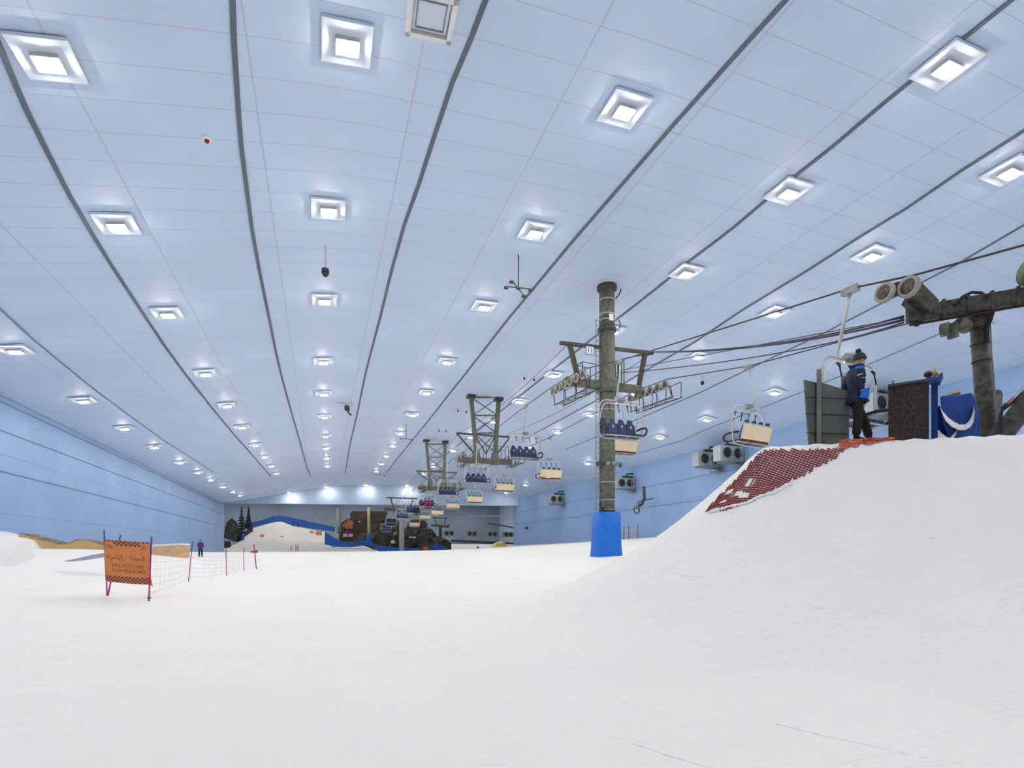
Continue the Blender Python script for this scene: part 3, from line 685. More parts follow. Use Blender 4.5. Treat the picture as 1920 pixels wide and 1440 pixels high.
# communication cables
zc = cz
for k, (x, dz, r) in enumerate(((cl.x+0.6, 0.0, 0.02), (cr.x-0.2, 0.0, 0.02))):
    a = Vector((x, TY, zc+dz)); wt = atY(860 if k == 0 else 954, 812, 52); b = Vector((wt.x, 52, wt.z)); c = atY(786 if k == 0 else 855, 883, 75); d = atY(730 if k == 0 else 778, 934, 104)
    pts = []
    for p, q in ((a, b), (b, c), (c, d)):
        for j in range(8): t = j/8; v = p.lerp(q, t); v.z -= 0.55*4*t*(1-t); pts.append(v)
    tag(MB().tube(pts+[d], 0.018, 5).build('signal_cable', 'cable'), 'thin dark signal cable strung between the crossbars on the side %s' % ('of the facing chairs' if k == 0 else 'of the cream-backed chairs'), 'cable', 'signal cables')
CB = atD(1694, 598, 13.6)
for k, (p0, mid, p1, r, yy) in enumerate(((P(1203, 660), (1400, 650, 0.5), (1694, 593), 0.028, 'uppermost of the four'), (P(1222, 660), (1400, 652, .5), (1694, 600), 0.036, 'thickest, joined to the crossbar'), (P(1160, 695), (1400, 651, .5), (1694, 596), 0.016, 'thin one from beside the column'), (P(1155, 700), (1400, 672, .5), (1694, 605), 0.022, 'lowest, reaching the arm'))):
    q1 = atD(p1[0], p1[1], 13.6); pts = []
    dm = 13.6+ (31.6-13.6)*0.45; qm = atD(mid[0], mid[1], dm)
    for j in range(17):
        t = j/16; v = p0*((1-t)*(1-2*t))+qm*(4*t*(1-t))+q1*(t*(2*t-1)); pts.append(v)
    tag(MB().tube(pts, r, 6).build('signal_cable', 'cable'), 'sagging cable from the numbered tower to the near arm, %s' % yy, 'cable', 'cables to the near arm')

# ------------------------------------------------------------------ people
def skin_mesh(name, joints, edges, m, parent, sub=2):
    """one continuous surface grown along a skeleton; joints: name -> (pos, radius or (rx, ry))"""
    ks = list(joints); me = bpy.data.meshes.new(name)
    me.from_pydata([joints[k][0] for k in ks], [(ks.index(a), ks.index(b)) for a, b in edges], [])
    o = bpy.data.objects.new(name, me); C.objects.link(o); o.parent = parent
    sk = o.modifiers.new('skin', 'SKIN'); sk.use_smooth_shade = True
    lay = me.skin_vertices[0] if me.skin_vertices else None
    if lay is None:
        bm = bmesh.new(); bm.from_mesh(me); bm.verts.layers.skin.verify(); bm.to_mesh(me); bm.free(); lay = me.skin_vertices[0]
    for i, k in enumerate(ks):
        r = joints[k][1]; lay.data[i].radius = r if isinstance(r, tuple) else (r, r)
        lay.data[i].use_root = (i == 0)
    sb = o.modifiers.new('sub', 'SUBSURF'); sb.levels = sub; sb.render_levels = sub
    me.materials.append(M[m]); return o
def person(name, label, loc, rz, J, top, legs, hat, boots='pblack', hand_fingers=True, group=None, extras=None, sub=2):
    """figure facing local -Y; J: joints dict"""
    t = thing(name, label, 'person', loc, rz, group)
    j = J; B = {}
    B['pelvis'] = (j['pelvis'], 0.125); B['chest'] = (j['chest'], 0.14); B['neck0'] = (j['neck0'], 0.06); B['neck1'] = (j['neck1'], 0.055); B['head'] = (j['head'], (0.088, 0.10)); B['crown'] = (j['crown'], 0.075)
    ed = [('pelvis', 'chest'), ('chest', 'neck0'), ('neck0', 'neck1'), ('neck1', 'head'), ('head', 'crown')]
    for s in ('l', 'r'):
        for k, r in (('sh', 0.06), ('el', 0.042), ('wr', 0.03), ('ha', 0.035)): B[k+s] = (j[k+s], r)
        for k, r in (('hip', 0.085), ('kn', 0.06), ('an', 0.045)): B[k+s] = (j[k+s], r)
        ed += [('chest', 'sh'+s), ('sh'+s, 'el'+s), ('el'+s, 'wr'+s), ('wr'+s, 'ha'+s), ('pelvis', 'hip'+s), ('hip'+s, 'kn'+s), ('kn'+s, 'an'+s)]
    body = skin_mesh('body', B, ed, 'skin', t, sub)
    # jacket
    A = {'waist': (j['pelvis'], (0.19, 0.155)), 'mid': (tuple((a+b)/2 for a, b in zip(j['pelvis'], j['chest'])), (0.175, 0.145)), 'chest': (j['chest'], (0.20, 0.15)), 'neck0': (j['neck0'], 0.085), 'neck1': (tuple(a*0.5+b*0.5 for a, b in zip(j['neck0'], j['neck1'])), 0.08)}
    A['hem'] = (tuple(a+b for a, b in zip(j['pelvis'], (0, 0.0, -0.13))), (0.19, 0.16)); e = [('waist', 'hem'), ('waist', 'mid'), ('mid', 'chest'), ('chest', 'neck0'), ('neck0', 'neck1')]
    for s in ('l', 'r'):
        A['sh'+s] = (j['sh'+s], 0.088); A['el'+s] = (j['el'+s], 0.068); A['wr'+s] = (j['wr'+s], 0.056); e += [('chest', 'sh'+s), ('sh'+s, 'el'+s), ('el'+s, 'wr'+s)]
    skin_mesh('jacket', A, e, top, t, sub)
    L = {'pelvis': (tuple(a+b for a, b in zip(j['pelvis'], (0, 0, -0.03))), (0.165, 0.14)), 'top': (tuple(a+b for a, b in zip(j['pelvis'], (0, 0, 0.09))), (0.15, 0.125))}; e = [('pelvis', 'top')]
    for s in ('l', 'r'):
        L['hip'+s] = (j['hip'+s], 0.11); L['kn'+s] = (j['kn'+s], 0.085); L['an'+s] = (j['an'+s], 0.085); e += [('pelvis', 'hip'+s), ('hip'+s, 'kn'+s), ('kn'+s, 'an'+s)]
    skin_mesh('trousers', L, e, legs, t, sub)
    for s in ('l', 'r'):
        an = Vector(j['an'+s]); toe = Vector(j['toe'+s]); heel = an+Vector((0, 0, -0.07))
        d = (toe-heel); d.z = 0; d.normalize()
        skin_mesh('boot', {'a': (tuple(an+Vector((0, 0, 0.05))), 0.068), 'h': (tuple(heel+Vector((0, 0, 0.02))), (0.062, 0.062)), 'b': (tuple(heel.lerp(toe, 0.55)), (0.055, 0.052)), 't': (tuple(toe), (0.048, 0.040))}, [('a', 'h'), ('h', 'b'), ('b', 't')], boots, t, sub)
        if hand_fingers:
            wr = Vector(j['wr'+s]); ha = Vector(j['ha'+s]); dd = (ha-wr).normalized(); side = dd.cross(Vector((0, 0, 1))) if abs(dd.z) < 0.9 else Vector((0, 1, 0)); side.normalize()
            for q in range(4):
                b = ha+dd*0.02+side*(0.027*(q-1.5)*0.8); ln = (0.062, 0.072, 0.066, 0.052)[q]; cdn = dd.cross(side)
                skin_mesh('finger', {'a': (tuple(b), 0.0095), 'b': (tuple(b+dd*ln*0.55+cdn*0.006), 0.0088), 'c': (tuple(b+dd*ln*0.9+cdn*0.028), 0.0075)}, [('a', 'b'), ('b', 'c')], 'skin', body, 1)
            b = wr.lerp(ha, 0.5)+side*0.03; skin_mesh('thumb', {'a': (tuple(b), 0.011), 'b': (tuple(b+dd*0.035+side*0.022), 0.010), 'c': (tuple(b+dd*0.066+side*0.022), 0.0085)}, [('a', 'b'), ('b', 'c')], 'skin', body, 1)
    # face
    hd = Vector(j['head']); fdir = Vector(j.get('face', (0, -1, 0))).normalized(); sd = fdir.cross(Vector((0, 0, 1))).normalized()
    nz = MB(); c = hd+fdir*0.098+Vector((0, 0, 0.0)); nz.add([c+Vector((0, 0, 0.035))-fdir*0.012, c+sd*0.018-Vector((0, 0, 0.018))-fdir*.012, c-sd*0.018-Vector((0, 0, 0.018))-fdir*.012, c+fdir*0.022-Vector((0, 0, 0.012))], [(0, 1, 3), (0, 3, 2), (1, 2, 3), (0, 2, 1)], True); nz.build('nose', 'skin', body)
    ey = MB()
    for s in (-1, 1): ey.ball(hd+fdir*0.088+sd*s*0.032+Vector((0, 0, 0.03)), 0.013, 8)
    ey.build('eyes', 'black', body)
    mo = MB().bar(hd+fdir*0.094-sd*0.024-Vector((0, 0, 0.045)), hd+fdir*0.094+sd*0.024-Vector((0, 0, 0.045)), 0.010); mo.build('mouth', 'redf', body)
    er = MB()
    for s in (-1, 1): er.ball(hd+sd*s*0.09, 0.028, 8, sc=(0.6, 0.6, 1.1))
    er.build('ears', 'skin', body)
    cz_ = hd+Vector((0, 0, 0.045)); h = MB()
    prof = [(0.112, -0.02), (0.117, 0.02), (0.108, 0.07), (0.075, 0.11), (0.03, 0.13), (0.004, 0.133)]
    h.lathe(cz_, (0, 0.12, 1), prof, 16)
    if hat == 'beanie':
        h.lathe(cz_, (0, 0.12, 1), [(0.121, -0.025), (0.125, 0.0), (0.121, 0.03)], 16); h.ball(cz_+Vector((0, 0.02, 0.155)), 0.055, 10)
        h.build('beanie', 'black', t)
    else: h.build('helmet', hat, t)
    if extras: extras(t)
    return t
def standing(lean=0.0):
    return dict(pelvis=(0, 0, 0.96), chest=(0, 0.0, 1.34), neck0=(0, 0.0, 1.50), neck1=(0, -0.01, 1.56), head=(0, -0.02, 1.66), crown=(0, -0.01, 1.74),
        shl=(0.19, 0, 1.44), ell=(0.27, 0.02, 1.16), wrl=(0.25, -0.10, 0.94), hal=(0.245, -0.13, 0.87), shr=(-0.19, 0, 1.44), elr=(-0.27, 0.02, 1.16), wrr=(-0.25, -0.10, 0.94), har=(-0.245, -0.13, 0.87),
        hipl=(0.10, 0, 0.88), knl=(0.13, -0.04, 0.49), anl=(0.14, 0.02, 0.12), toel=(0.16, -0.16, 0.045), hipr=(-0.10, 0, 0.88), knr=(-0.13, -0.04, 0.49), anr=(-0.14, 0.02, 0.12), toer=(-0.16, -0.16, 0.045))
# lift operator: profile towards the control post, hands in the jacket pockets, one leg forward
op = dict(pelvis=(0, 0.0, 0.97), chest=(0, 0.02, 1.34), neck0=(0, 0.0, 1.50), neck1=(0, -0.03, 1.56), head=(0, -0.055, 1.66), crown=(0, -0.04, 1.735), face=(0.1, -1, 0.05),
    shl=(0.18, 0.04, 1.43), ell=(0.27, 0.13, 1.16), wrl=(0.20, 0.0, 1.02), hal=(0.13, -0.04, 0.99), shr=(-0.18, 0.02, 1.43), elr=(-0.28, 0.12, 1.16), wrr=(-0.20, 0.0, 1.02), har=(-0.13, -0.04, 0.99),
    hipl=(0.10, 0, 0.88), knl=(0.12, -0.20, 0.50), anl=(0.12, -0.30, 0.13), toel=(0.14, -0.50, 0.05), hipr=(-0.10, 0.02, 0.88), knr=(-0.12, 0.03, 0.49), anr=(-0.13, 0.07, 0.12), toer=(-0.13, -0.13, 0.045))
pp = atD(1606, 830, 10.75)
def op_extras(t):
    # camera sees his right side: reflective piping, blue yoke and blue hem flash
    m = MB()
    m.tube([(-0.10, -0.16, 1.33), (-0.20, -0.08, 1.27), (-0.235, 0.04, 1.25), (-0.20, 0.14, 1.27)], 0.008, 6)
    m.tube([(-0.345, 0.06, 1.30), (-0.345, 0.16, 1.27)], 0.007, 5); m.build('reflective_piping', 'white', t)
    m = MB(); m.lathe((-0.165, 0.02, 1.47), (-0.35, 0, 1), [(0.085, -0.03), (0.082, 0.01), (0.05, 0.04)], 12); m.build('shoulder_patch', 'jblue', t)
    m = MB(); m.prism([(-0.185, -0.14, 1.06), (-0.19, 0.0, 1.02), (-0.19, 0.04, 0.87), (-0.185, -0.12, 0.86)], (-0.03, 0, 0)); m.build('hem_flash', 'jblue', t)
    m = MB().tube([(0.0, -0.13, 1.55), (-0.10, -0.05, 1.55), (-0.10, 0.06, 1.54), (0, 0.12, 1.55), (0.1, 0.05, 1.54), (0.1, -0.06, 1.55), (0, -0.13, 1.55)], 0.03, 8); m.build('collar', 'jnavy', t)
person('person', 'person in navy jacket, bobble hat and black trousers standing on the platform, hands in pockets', (pp.x, pp.y, ground(pp.x, pp.y)), PI/2-PSI-0.12, op, 'jnavy', 'pblack', 'beanie', hand_fingers=False, extras=op_extras)

def figure(px, py, D, rz, label, top, legs, hat, grp=None, z=None):
    p = atD(px, py, D); z = ground(p.x, p.y) if z is None else z
    return person('person', label, (p.x, p.y, z), rz, standing(), top, legs, hat, hand_fingers=False, group=grp, sub=1)
figure(376, 1047, 54, PI*0.9, 'person in purple jacket and blue hat standing on the snow by the left wall', 'jpurple', 'pblack', 'jblue')
for px, rz_a, lab in ((550, 0.4, 'tiny person in dark clothes on the far hill, left of the pair'), (559, -0.3, 'tiny person in dark clothes on the far hill, right of the pair')):
    q = atY(px, 990, 170); figure(px, 990, (q-EO).dot(Vector((sn, cs, 0))), rz_a, lab, 'jpurple', 'jnavy', 'black', z=beyond_z(q.x, q.y))
# riders seated on chairs
def seated():
    return dict(pelvis=(0, 0.02, 0.12), chest=(0, 0.10, 0.50), neck0=(0, 0.09, 0.66), neck1=(0, 0.07, 0.72), head=(0, 0.05, 0.82), crown=(0, 0.06, 0.90),
        shl=(0.18, 0.08, 0.60), ell=(0.24, -0.02, 0.36), wrl=(0.16, -0.22, 0.30), hal=(0.13, -0.28, 0.29), shr=(-0.18, 0.08, 0.60), elr=(-0.24, -0.02, 0.36), wrr=(-0.16, -0.22, 0.30), har=(-0.13, -0.28, 0.29),
        hipl=(0.10, -0.04, 0.10), knl=(0.13, -0.44, 0.10), anl=(0.14, -0.46, -0.32), toel=(0.15, -0.64, -0.40), hipr=(-0.10, -0.04, 0.10), knr=(-0.13, -0.44, 0.10), anr=(-0.14, -0.46, -0.32), toer=(-0.15, -0.64, -0.40))
for ci, xo, top, legs, hat, lab in ((5, -0.24, 'jred', 'jred', 'jpurple', 'rider in a crimson suit and purple helmet on a far chair'), (5, 0.24, 'jred', 'jpurple', 'black', 'rider in crimson jacket and purple trousers on a far chair'),
        (6, 0.24, 'jnavy', 'pblack', 'black', 'dark-clad rider in black trousers on the chair behind the crimson riders'), (6, 0.72, 'jnavy', 'jnavy', 'black', 'dark-clad rider in navy trousers on the chair behind the crimson riders')):
    c = CH[(XA, ci)]
    r = person('person', lab, (c.location.x+xo, c.location.y-0.02, c.location.z-3.40), 0, seated(), top, legs, hat, hand_fingers=False, sub=1)
    for s in (-0.13, 0.13): MB().box((s, -0.50, -0.47), (0.09, 1.6, 0.03)).build('ski', 'black', r)

# ------------------------------------------------------------------ near lift tower (its foot behind the crest)
foot = atD(1855, 835, 13.0); zf = ground(foot.x, foot.y); foot.z = zf-0.3
head = atD(1834, 600, 13.0)
NT = thing('lift_support_mast', 'dark weathered lift mast with thick cross arm, rising beside the blue mats', 'chairlift tower', foot)
MB().tube([foot, head], [0.185, 0.17], 24).build('column', 'steel2', NT, world=True)
for py in (640, 668, 752, 795):
    k = (py-600)/(835-600); p = head.lerp(foot, k*0.96); MB().lathe(p, (foot-head), [(0.195, -0.012), (0.195, 0.012)], 20).build('strap_band', 'black', NT, world=True)
m = MB(); rt = Vector((cs, -sn, 0))
for o_, r in ((0.22, 0.024), (0.27, 0.018)): m.tube([head+rt*(o_+0.12)+Vector((0, 0, 0.32)), head+rt*(o_+0.02)+Vector((0, 0, 0.0)), head.lerp(foot, 0.2)+rt*o_, head.lerp(foot, 0.9)+rt*o_, foot+rt*o_], r, 8)
m.build('conduit', 'galvd', NT, world=True)
aL = atD(1700, 592, 13.25); aR = atD(1960, 548, 12.2)
MB().bar(aL, aR, 0.30, 0.34).build('cross_arm', 'steel2', NT, world=True, bevel=0.04)
m = MB()
for k in (0.12, 0.27, 0.45, 0.62, 0.8): p = aL.lerp(aR, k); m.bar(p-(aR-aL).normalized()*0.03, p+(aR-aL).normalized()*0.03, 0.35, 0.39)
m.build('arm_flange', 'steel2', NT, world=True)
MB().tube([aL+Vector((0.1, 0, -0.22)), aR+Vector((0, 0, -0.22))], 0.03, 8).build('arm_pipe', 'bark', NT, world=True)
MB().lathe(head, (0, 0, 1), [(0.2, -0.2), (0.27, 0.0), (0.27, 0.12)], 20).build('arm_collar', 'steel2', NT, world=True)
m = MB().tube([atD(1790, 573, 12.7), atD(1805, 556, 12.7), atD(1822, 548, 12.6), atD(1840, 549, 12.6), atD(1852, 558, 12.5)], 0.035, 8)
m.tube([atD(1861, 585, 12.6), atD(1857, 600, 12.7), atD(1850, 615, 12.8), atD(1851, 640, 12.8)], 0.045, 8); m.build('hose', 'black', NT, world=True)
# sheaves
bm_ = MB().bar(atD(1655, 550, 12.95), atD(1712, 534, 12.75), 0.12, 0.30); bm_.bar(atD(1712, 545, 12.9), atD(1745, 578, 13.0), 0.22, 0.4); bm_.bar(atD(1700, 560, 13.0), atD(1728, 585, 13.1), 0.15, 0.3)
tr = bm_.build('sheave_train', 'steel2', NT, world=True)
for (px, py, D, r) in ((1659, 549, 12.75, 0.235), (1704, 538, 12.55, 0.25)):
    sheave(tr, atD(px, py, D), r, 0.11)
m = MB()
for px in (1700, 1709, 1713): m.bar(atD(px, 566, 13.2), atD(px+6, 612-(1713-px)*0.4, 13.2), 0.10, 0.05)
m.build('cable_guard', 'steel2', NT, world=True)
m = MB().lathe(atD(1772, 618, 12.9), (0.3, -1, 0), [(0.16, -0.08), (0.16, 0.08)], 18); m.bar(atD(1786, 606, 12.9), atD(1787, 634, 12.9), 0.10, 0.2); m.lathe(atD(1806, 610, 12.9), (1, 0.2, 0), [(0.16, -0.16), (0.16, 0.16)], 16)
m.build('drive_housing', 'steel', NT, world=True)
m = MB().lathe(atD(1932, 510, 12.0), (0.9, -0.4, 0), [(0.27, -0.09), (0.3, 0), (0.27, 0.09)], 24); m.build('outer_sheave', 'darkgreen', NT, world=True)
# brace strut
MB().bar(atD(1852, 850, 12.6), atD(1950, 725, 12.0), 0.40, 0.40).build('brace_strut', 'steel2', NT, world=True, bevel=0.04)

# ------------------------------------------------------------------ things on the platform (squared to the crest)
RC3 = Matrix.Rotation(-PSI, 3, 'Z')
def fwr(px): d = ray(px, 1033); d.z = 0; return d.normalized()
def cbox(px0, px1, py0, py1, D, depth, mb=None):
    """upright box whose face looks towards the standing point, spanning the given part of the view at axial distance D"""
    a = atD(px0, py0, D); b = atD(px1, py1, D); f = fwr((px0+px1)/2); r = Vector((f.y, -f.x, 0)); c = (a+b)/2+f*depth/2
    R3 = Matrix.Rotation(-math.atan2(f.x, f.y), 3, 'Z'); mb = mb or MB(); return mb.box(c, ((b-a).dot(r), depth, abs(a.z-b.z)), R=R3)
def base_at(px, D, off=0.0): p = atD(px, 900, D); p.z = ground(p.x, p.y)+off; return p
# grey windbreak
b0 = base_at(1552, 11.0)
W = thing('windbreak', 'grey plastic board windbreak with two posts at the edge of the platform', 'windbreak', b0)
zb = b0.z-0.15
def vz(px, py, D): return atD(px, py, D)
def panel(p0, p1, D0, D1, name):
    a = vz(p0[0], p0[1], D0); b = vz(p1[0], p1[1], D1); fwd = Vector((sn, cs, 0))*0.04
    return MB().prism([a, b, Vector((b.x+0.0, b.y, zb)), Vector((a.x, a.y, zb))], fwd).build(name, 'board', W, world=True)
a0 = vz(1508, 712, 10.8); a1 = vz(1534, 718, 11.05)
fwd4 = Vector((sn, cs, 0))*0.04
MB().prism([a0, a1, Vector((a1.x, a1.y, zb)), atD(1518, 845, 10.8)], fwd4).build('board', 'board', W, world=True)
panel((1536, 716), (1592, 733), 11.0, 10.9, 'board')
m = MB()
for yy, f in ((745, 0), (776, 0), (811, 0)):
    m.bar(atD(1511, yy, 10.78), atD(1534, yy+1, 11.0), 0.015); m.bar(atD(1540, yy+1, 10.97), atD(1590, yy+3, 10.87), 0.015)
m.build('board_joint', 'black', W, world=True)
for px0, px1, py0, D in ((1531, 1540, 692, 10.93), (1577, 1584, 705, 11.1)):
    cbox(px0, px1, py0, 845, D, 0.08).build('post', 'boardp', W, world=True)
# kiosk
K = thing('control_kiosk', 'dark brown mottled control cabinet standing behind the crest of the snow', 'cabinet', base_at(1702, 11.3))
cbox(1665, 1735, 719, 850, 10.8, 0.6).build('body', 'kiosk', K, world=True)
cbox(1735.5, 1742, 714, 850, 10.85, 0.58).build('side_panel', 'kioske', K, world=True)
cbox(1664, 1742, 715, 719.5, 10.75, 0.7).build('top', 'kioske', K, world=True)
ztop = atD(1700, 715, 10.75).z
for (nm, lb, ct_, px0, px1, h, mm, gr) in (('paper_sheet', 'white sheet of paper lying on the dark control cabinet', 'paper', 1690, 1712, 0.02, 'paper', None), ('green_glove', 'small green glove on the cabinet beside the paper sheet', 'glove', 1680, 1689, 0.045, 'green', None), ('plastic_cup', 'small dark plastic cup at the edge of the cabinet top', 'cup', 1672, 1676, 0.09, 'grey', None)):
    a = atD(px0, 715, 11.0); b = atD(px1, 715, 11.0); c = (a+b)/2
    if nm == 'plastic_cup': o = MB().lathe((c.x, c.y, ztop), (0, 0, 1), [(0.02, 0), (0.03, h), (0.026, h), (0.018, 0.01)], 14).build(nm, mm)
    elif nm == 'green_glove':
        mbq = MB().ball((c.x, c.y, ztop+0.024), 0.024, 10, sc=(2.0, 1.6, 1)); 
        for q in range(4): mbq.tube([(c.x+0.03, c.y-0.02+q*0.014, ztop+0.02), (c.x+0.09-abs(q-1.5)*0.01, c.y-0.03+q*0.02, ztop+0.015)], 0.009, 6)
        mbq.tube([(c.x, c.y-0.02, ztop+0.02), (c.x+0.02, c.y-0.07, ztop+0.02)], 0.011, 6); o = mbq.build(nm, mm)
    else:
        o = MB().prism([(a.x, a.y-0.08, ztop+0.002), (b.x, b.y-0.10, ztop+0.002), (b.x+0.05, b.y+0.1, ztop+0.002), (c.x, c.y+0.12, ztop+0.002), (a.x+0.04, a.y+0.12, ztop+0.002)], (0, 0, h)).build(nm, mm)
    tag(o, lb, ct_)
# blue control post
Q = thing('control_post', 'blue lift control post with tray and red buttons beside the dark cabinet', 'control post', base_at(1753, 11.4))
cbox(1746, 1758.5, 710, 850, 11.2, 0.16).build('post', 'padd', Q, world=True)
m = MB(); l = atD(1735, 712, 11.0); r = atD(1768, 706, 11.0); fw = fwr(1790)
m.prism([atD(1736, 712, 10.95), atD(1762, 714, 10.95), atD(1768, 700, 10.95), atD(1765, 698, 10.95), atD(1758, 707, 10.95), atD(1738, 706, 10.95)], fw*0.4); m.build('tray', 'padd', Q, world=True)
MB().ball(atD(1740, 702, 11.15), 0.075, 12, sc=(1, 1, 1)).build('lamp_housing', 'black', Q, world=True)
MB().ball(atD(1739, 698, 11.07), 0.025, 8).build('signal_lamp', 'red', Q, world=True)
for px, py in ((1756, 702), (1754, 706), (1760, 705)): MB().cyl(atD(px, py, 11.0), atD(px, py-4, 11.0), 0.025, 10).build('stop_button', 'red' if px != 1760 else 'yellow', Q, world=True)
m = MB().tube([atD(1750, 706, 11.2), atD(1749, 685, 11.2)], 0.025, 8).tube([atD(1752, 706, 11.2), atD(1754, 692, 11.2)], 0.016, 8); m.build('aerial', 'ygreen', Q, world=True)
# blue crash mats with snow in the fold
T = thing('crash_mat', 'blue padded crash mat wrapped round the mast foot with snow caught in its fold', 'crash mat', base_at(1795, 12.2))
m = MB(); front = [(1762, 742), (1776, 740), (1800, 739), (1822, 735), (1829, 745), (1833, 775), (1832, 800), (1825, 826), (1800, 836), (1782, 830), (1768, 790)]
m.prism([atD(x, y, 11.55) for x, y in front], fw*0.5); m.build('front_cushion', 'padd', T, world=True, bevel=0.04)
m = MB(); m.prism([atD(x, y, 11.75) for x, y in ((1752, 760), (1764, 760), (1776, 800), (1790, 845), (1752, 845))], fw*0.4); m.prism([atD(x, y, 11.8) for x, y in ((1826, 760), (1836, 768), (1839, 800), (1838, 845), (1822, 845))], fw*0.4)
m.build('side_cushion', 'padd', T, world=True, bevel=0.04)
oc = [(1763, 762), (1767, 775), (1774, 789), (1784, 799), (1797, 805), (1810, 805), (1820, 799), (1826, 788), (1828, 772), (1826, 760)]
ic = [(1763, 764), (1770, 774), (1779, 784), (1789, 791), (1799, 796), (1809, 796), (1815, 792), (1820, 784), (1824, 771), (1826, 762)]
m = MB().ribbon([atD(x, y, 11.50) for x, y in ic], [atD(x, y, 11.42) for x, y in oc], fw*0.14); m.build('snow_in_fold', 'snow', T, world=True)
o = MB().prism([atD(x, y, 11.5) for x, y in ((1753, 812), (1760, 806), (1765, 812), (1780, 822), (1792, 814), (1795, 806), (1786, 826), (1770, 836), (1754, 836))], fw*0.3).build('snow_heap', 'snow')
tag(o, 'small heap of snow at the foot of the blue control post', 'snow heap')
o = MB().prism([atD(x, y, 11.7) for x, y in ((1775, 739), (1802, 730), (1801, 735), (1777, 741))], fw*0.25).build('wooden_board', 'wood2'); tag(o, 'piece of brown wood lying on top of the blue crash mat', 'board')
for k, (pts, lab) in enumerate((([(1740, 828), (1760, 832), (1785, 829), (1810, 824), (1835, 826)], 'dark hose coiled on the snow in front of the crash mat, longer one'), ([(1728, 829), (1745, 830), (1764, 829)], 'short dark hose end lying on the snow crest before the cabinet'))):
    m = MB(); P_ = [base_at(x, 10.9, 0.03+0.02*k) for x, y in pts]
    m.tube(P_, 0.02, 8); m.tube([p+Vector((0.05, -0.12, 0)) for p in P_], 0.018, 8)
    tag(m.build('hose', 'black'), lab, 'hose')
# bag and ski pole behind the mast
o = MB().prism([atD(x, y, 13.2) for x, y in ((1862, 733), (1868, 729), (1878, 731), (1881, 740), (1879, 760), (1876, 775), (1870, 790), (1864, 790), (1861, 760))], fw*0.3).build('cloth_bag', 'bag', bevel=0.04); tag(o, 'brown and grey cloth bag hanging behind the dark lift mast', 'bag')
SP = thing('ski_pole', 'red, white and black pole leaning on the sloping strut at the right edge', 'ski pole', atD(1884, 762, 12.0))
MB().tube([atD(1880, 766, 12.0), atD(1887, 758, 12.0)], 0.05, 8).build('handle', 'black', SP, world=True)
MB().tube([atD(1887, 758, 12.0), atD(1900, 744, 12.0)], 0.022, 8).build('red_section', 'red', SP, world=True)
MB().tube([atD(1900, 744, 12.0), atD(1930, 712, 12.0)], 0.018, 8).build('shaft', 'ochre', SP, world=True)
HS = MB().tube([atD(1858, 840, 12.3), atD(1868, 815, 12.3), atD(1874, 790, 12.3), atD(1878, 770, 12.3), atD(1892, 760, 12.2), atD(1915, 738, 12.1), atD(1935, 722, 12.1)], [0.06, 0.08, 0.05, 0.035, 0.03, 0.03, 0.03], 8).build('thick_hose', 'black'); tag(HS, 'thick black hose bundle rising behind the foot of the lift mast', 'hose')

# ------------------------------------------------------------------ red safety net over the flank of the mound
def surf(px, py): return at_surf(px, py, ground, t0=7, t1=24)
NP = [surf(*q) for q in ((1433, 842), (1470, 842), (1515, 842), (1560, 840), (1592, 840), (1583, 850), (1560, 868), (1520, 888), (1480, 908), (1440, 930), (1400, 947), (1360, 960), (1312, 969), (1325, 955), (1352, 925), (1376, 902), (1406, 868))]
poly2 = [(p.x, p.y) for p in NP]
def inside(x, y):
    r = False; n = len(poly2)
    for i in range(n):
        x1, y1 = poly2[i]; x2, y2 = poly2[(i+1) % n]
        if (y1 > y) != (y2 > y) and x < (x2-x1)*(y-y1)/(y2-y1)+x1: r = not r
    return r
x0, x1 = min(p[0] for p in poly2)-.3, max(p[0] for p in poly2)+.3; y0, y1 = min(p[1] for p in poly2)-.3, max(p[1] for p in poly2)+.3
mn = MB(); cxm, cym = (x0+x1)/2, (y0+y1)/2; R_ = max(x1-x0, y1-y0)
tip = NP[12]
def nz_(x, y): return noise.noise(Vector((x*5, y*5, 3)))
for ang, sp in ((math.radians(22), 0.056), (math.radians(116), 0.056)):
    dx, dy = math.cos(ang), math.sin(ang); k = -int(R_/sp)
    while k*sp < R_:
        ox, oy = cxm-dy*k*sp, cym+dx*k*sp; run = []; s_ = -R_
        while s_ < R_:
            x = ox+dx*s_; y = oy+dy*s_; j = 0.03*nz_(x*2, y*2)
            ok = inside(x+j, y+j)
            dt = math.hypot(x-tip.x, y-tip.y)
            if ok and dt < 1.0 and nz_(x*1.3, y*1.3) > 0.05+dt*0.3: ok = False
            if ok: run.append(Vector((x, y, ground(x, y)+0.016)))
            if (not ok or s_+0.09 >= R_) and run:
                if len(run) > 1: mn.tube(run, 0.0132, 4)
                run = []
            s_ += 0.09
        k += 1
tag(mn.build('safety_net', 'net'), 'brick red diamond-mesh safety net spread over the corner of the snow mound', 'safety net')
m = MB()
for q_ in range(6):
    pts = []
    for k in range(46):
        px = 1574+k*2.3; pts.append(base_at(px, 10.36+0.035*q_+0.05*nz_(px*.02, q_*3.1), 0.015+0.012*(q_ % 3)+0.02*abs(nz_(px*.03, q_*1.7))))
    m.tube(pts, 0.011, 5)
    if q_:
        for k in range(0, 46, 2): m.tube([last_[k], pts[min(45, k+2)]], 0.009, 4)
    last_ = pts
tag(m.build('rolled_net', 'netor'), 'rumpled orange-red net lying along the crest by the operator feet', 'safety net')
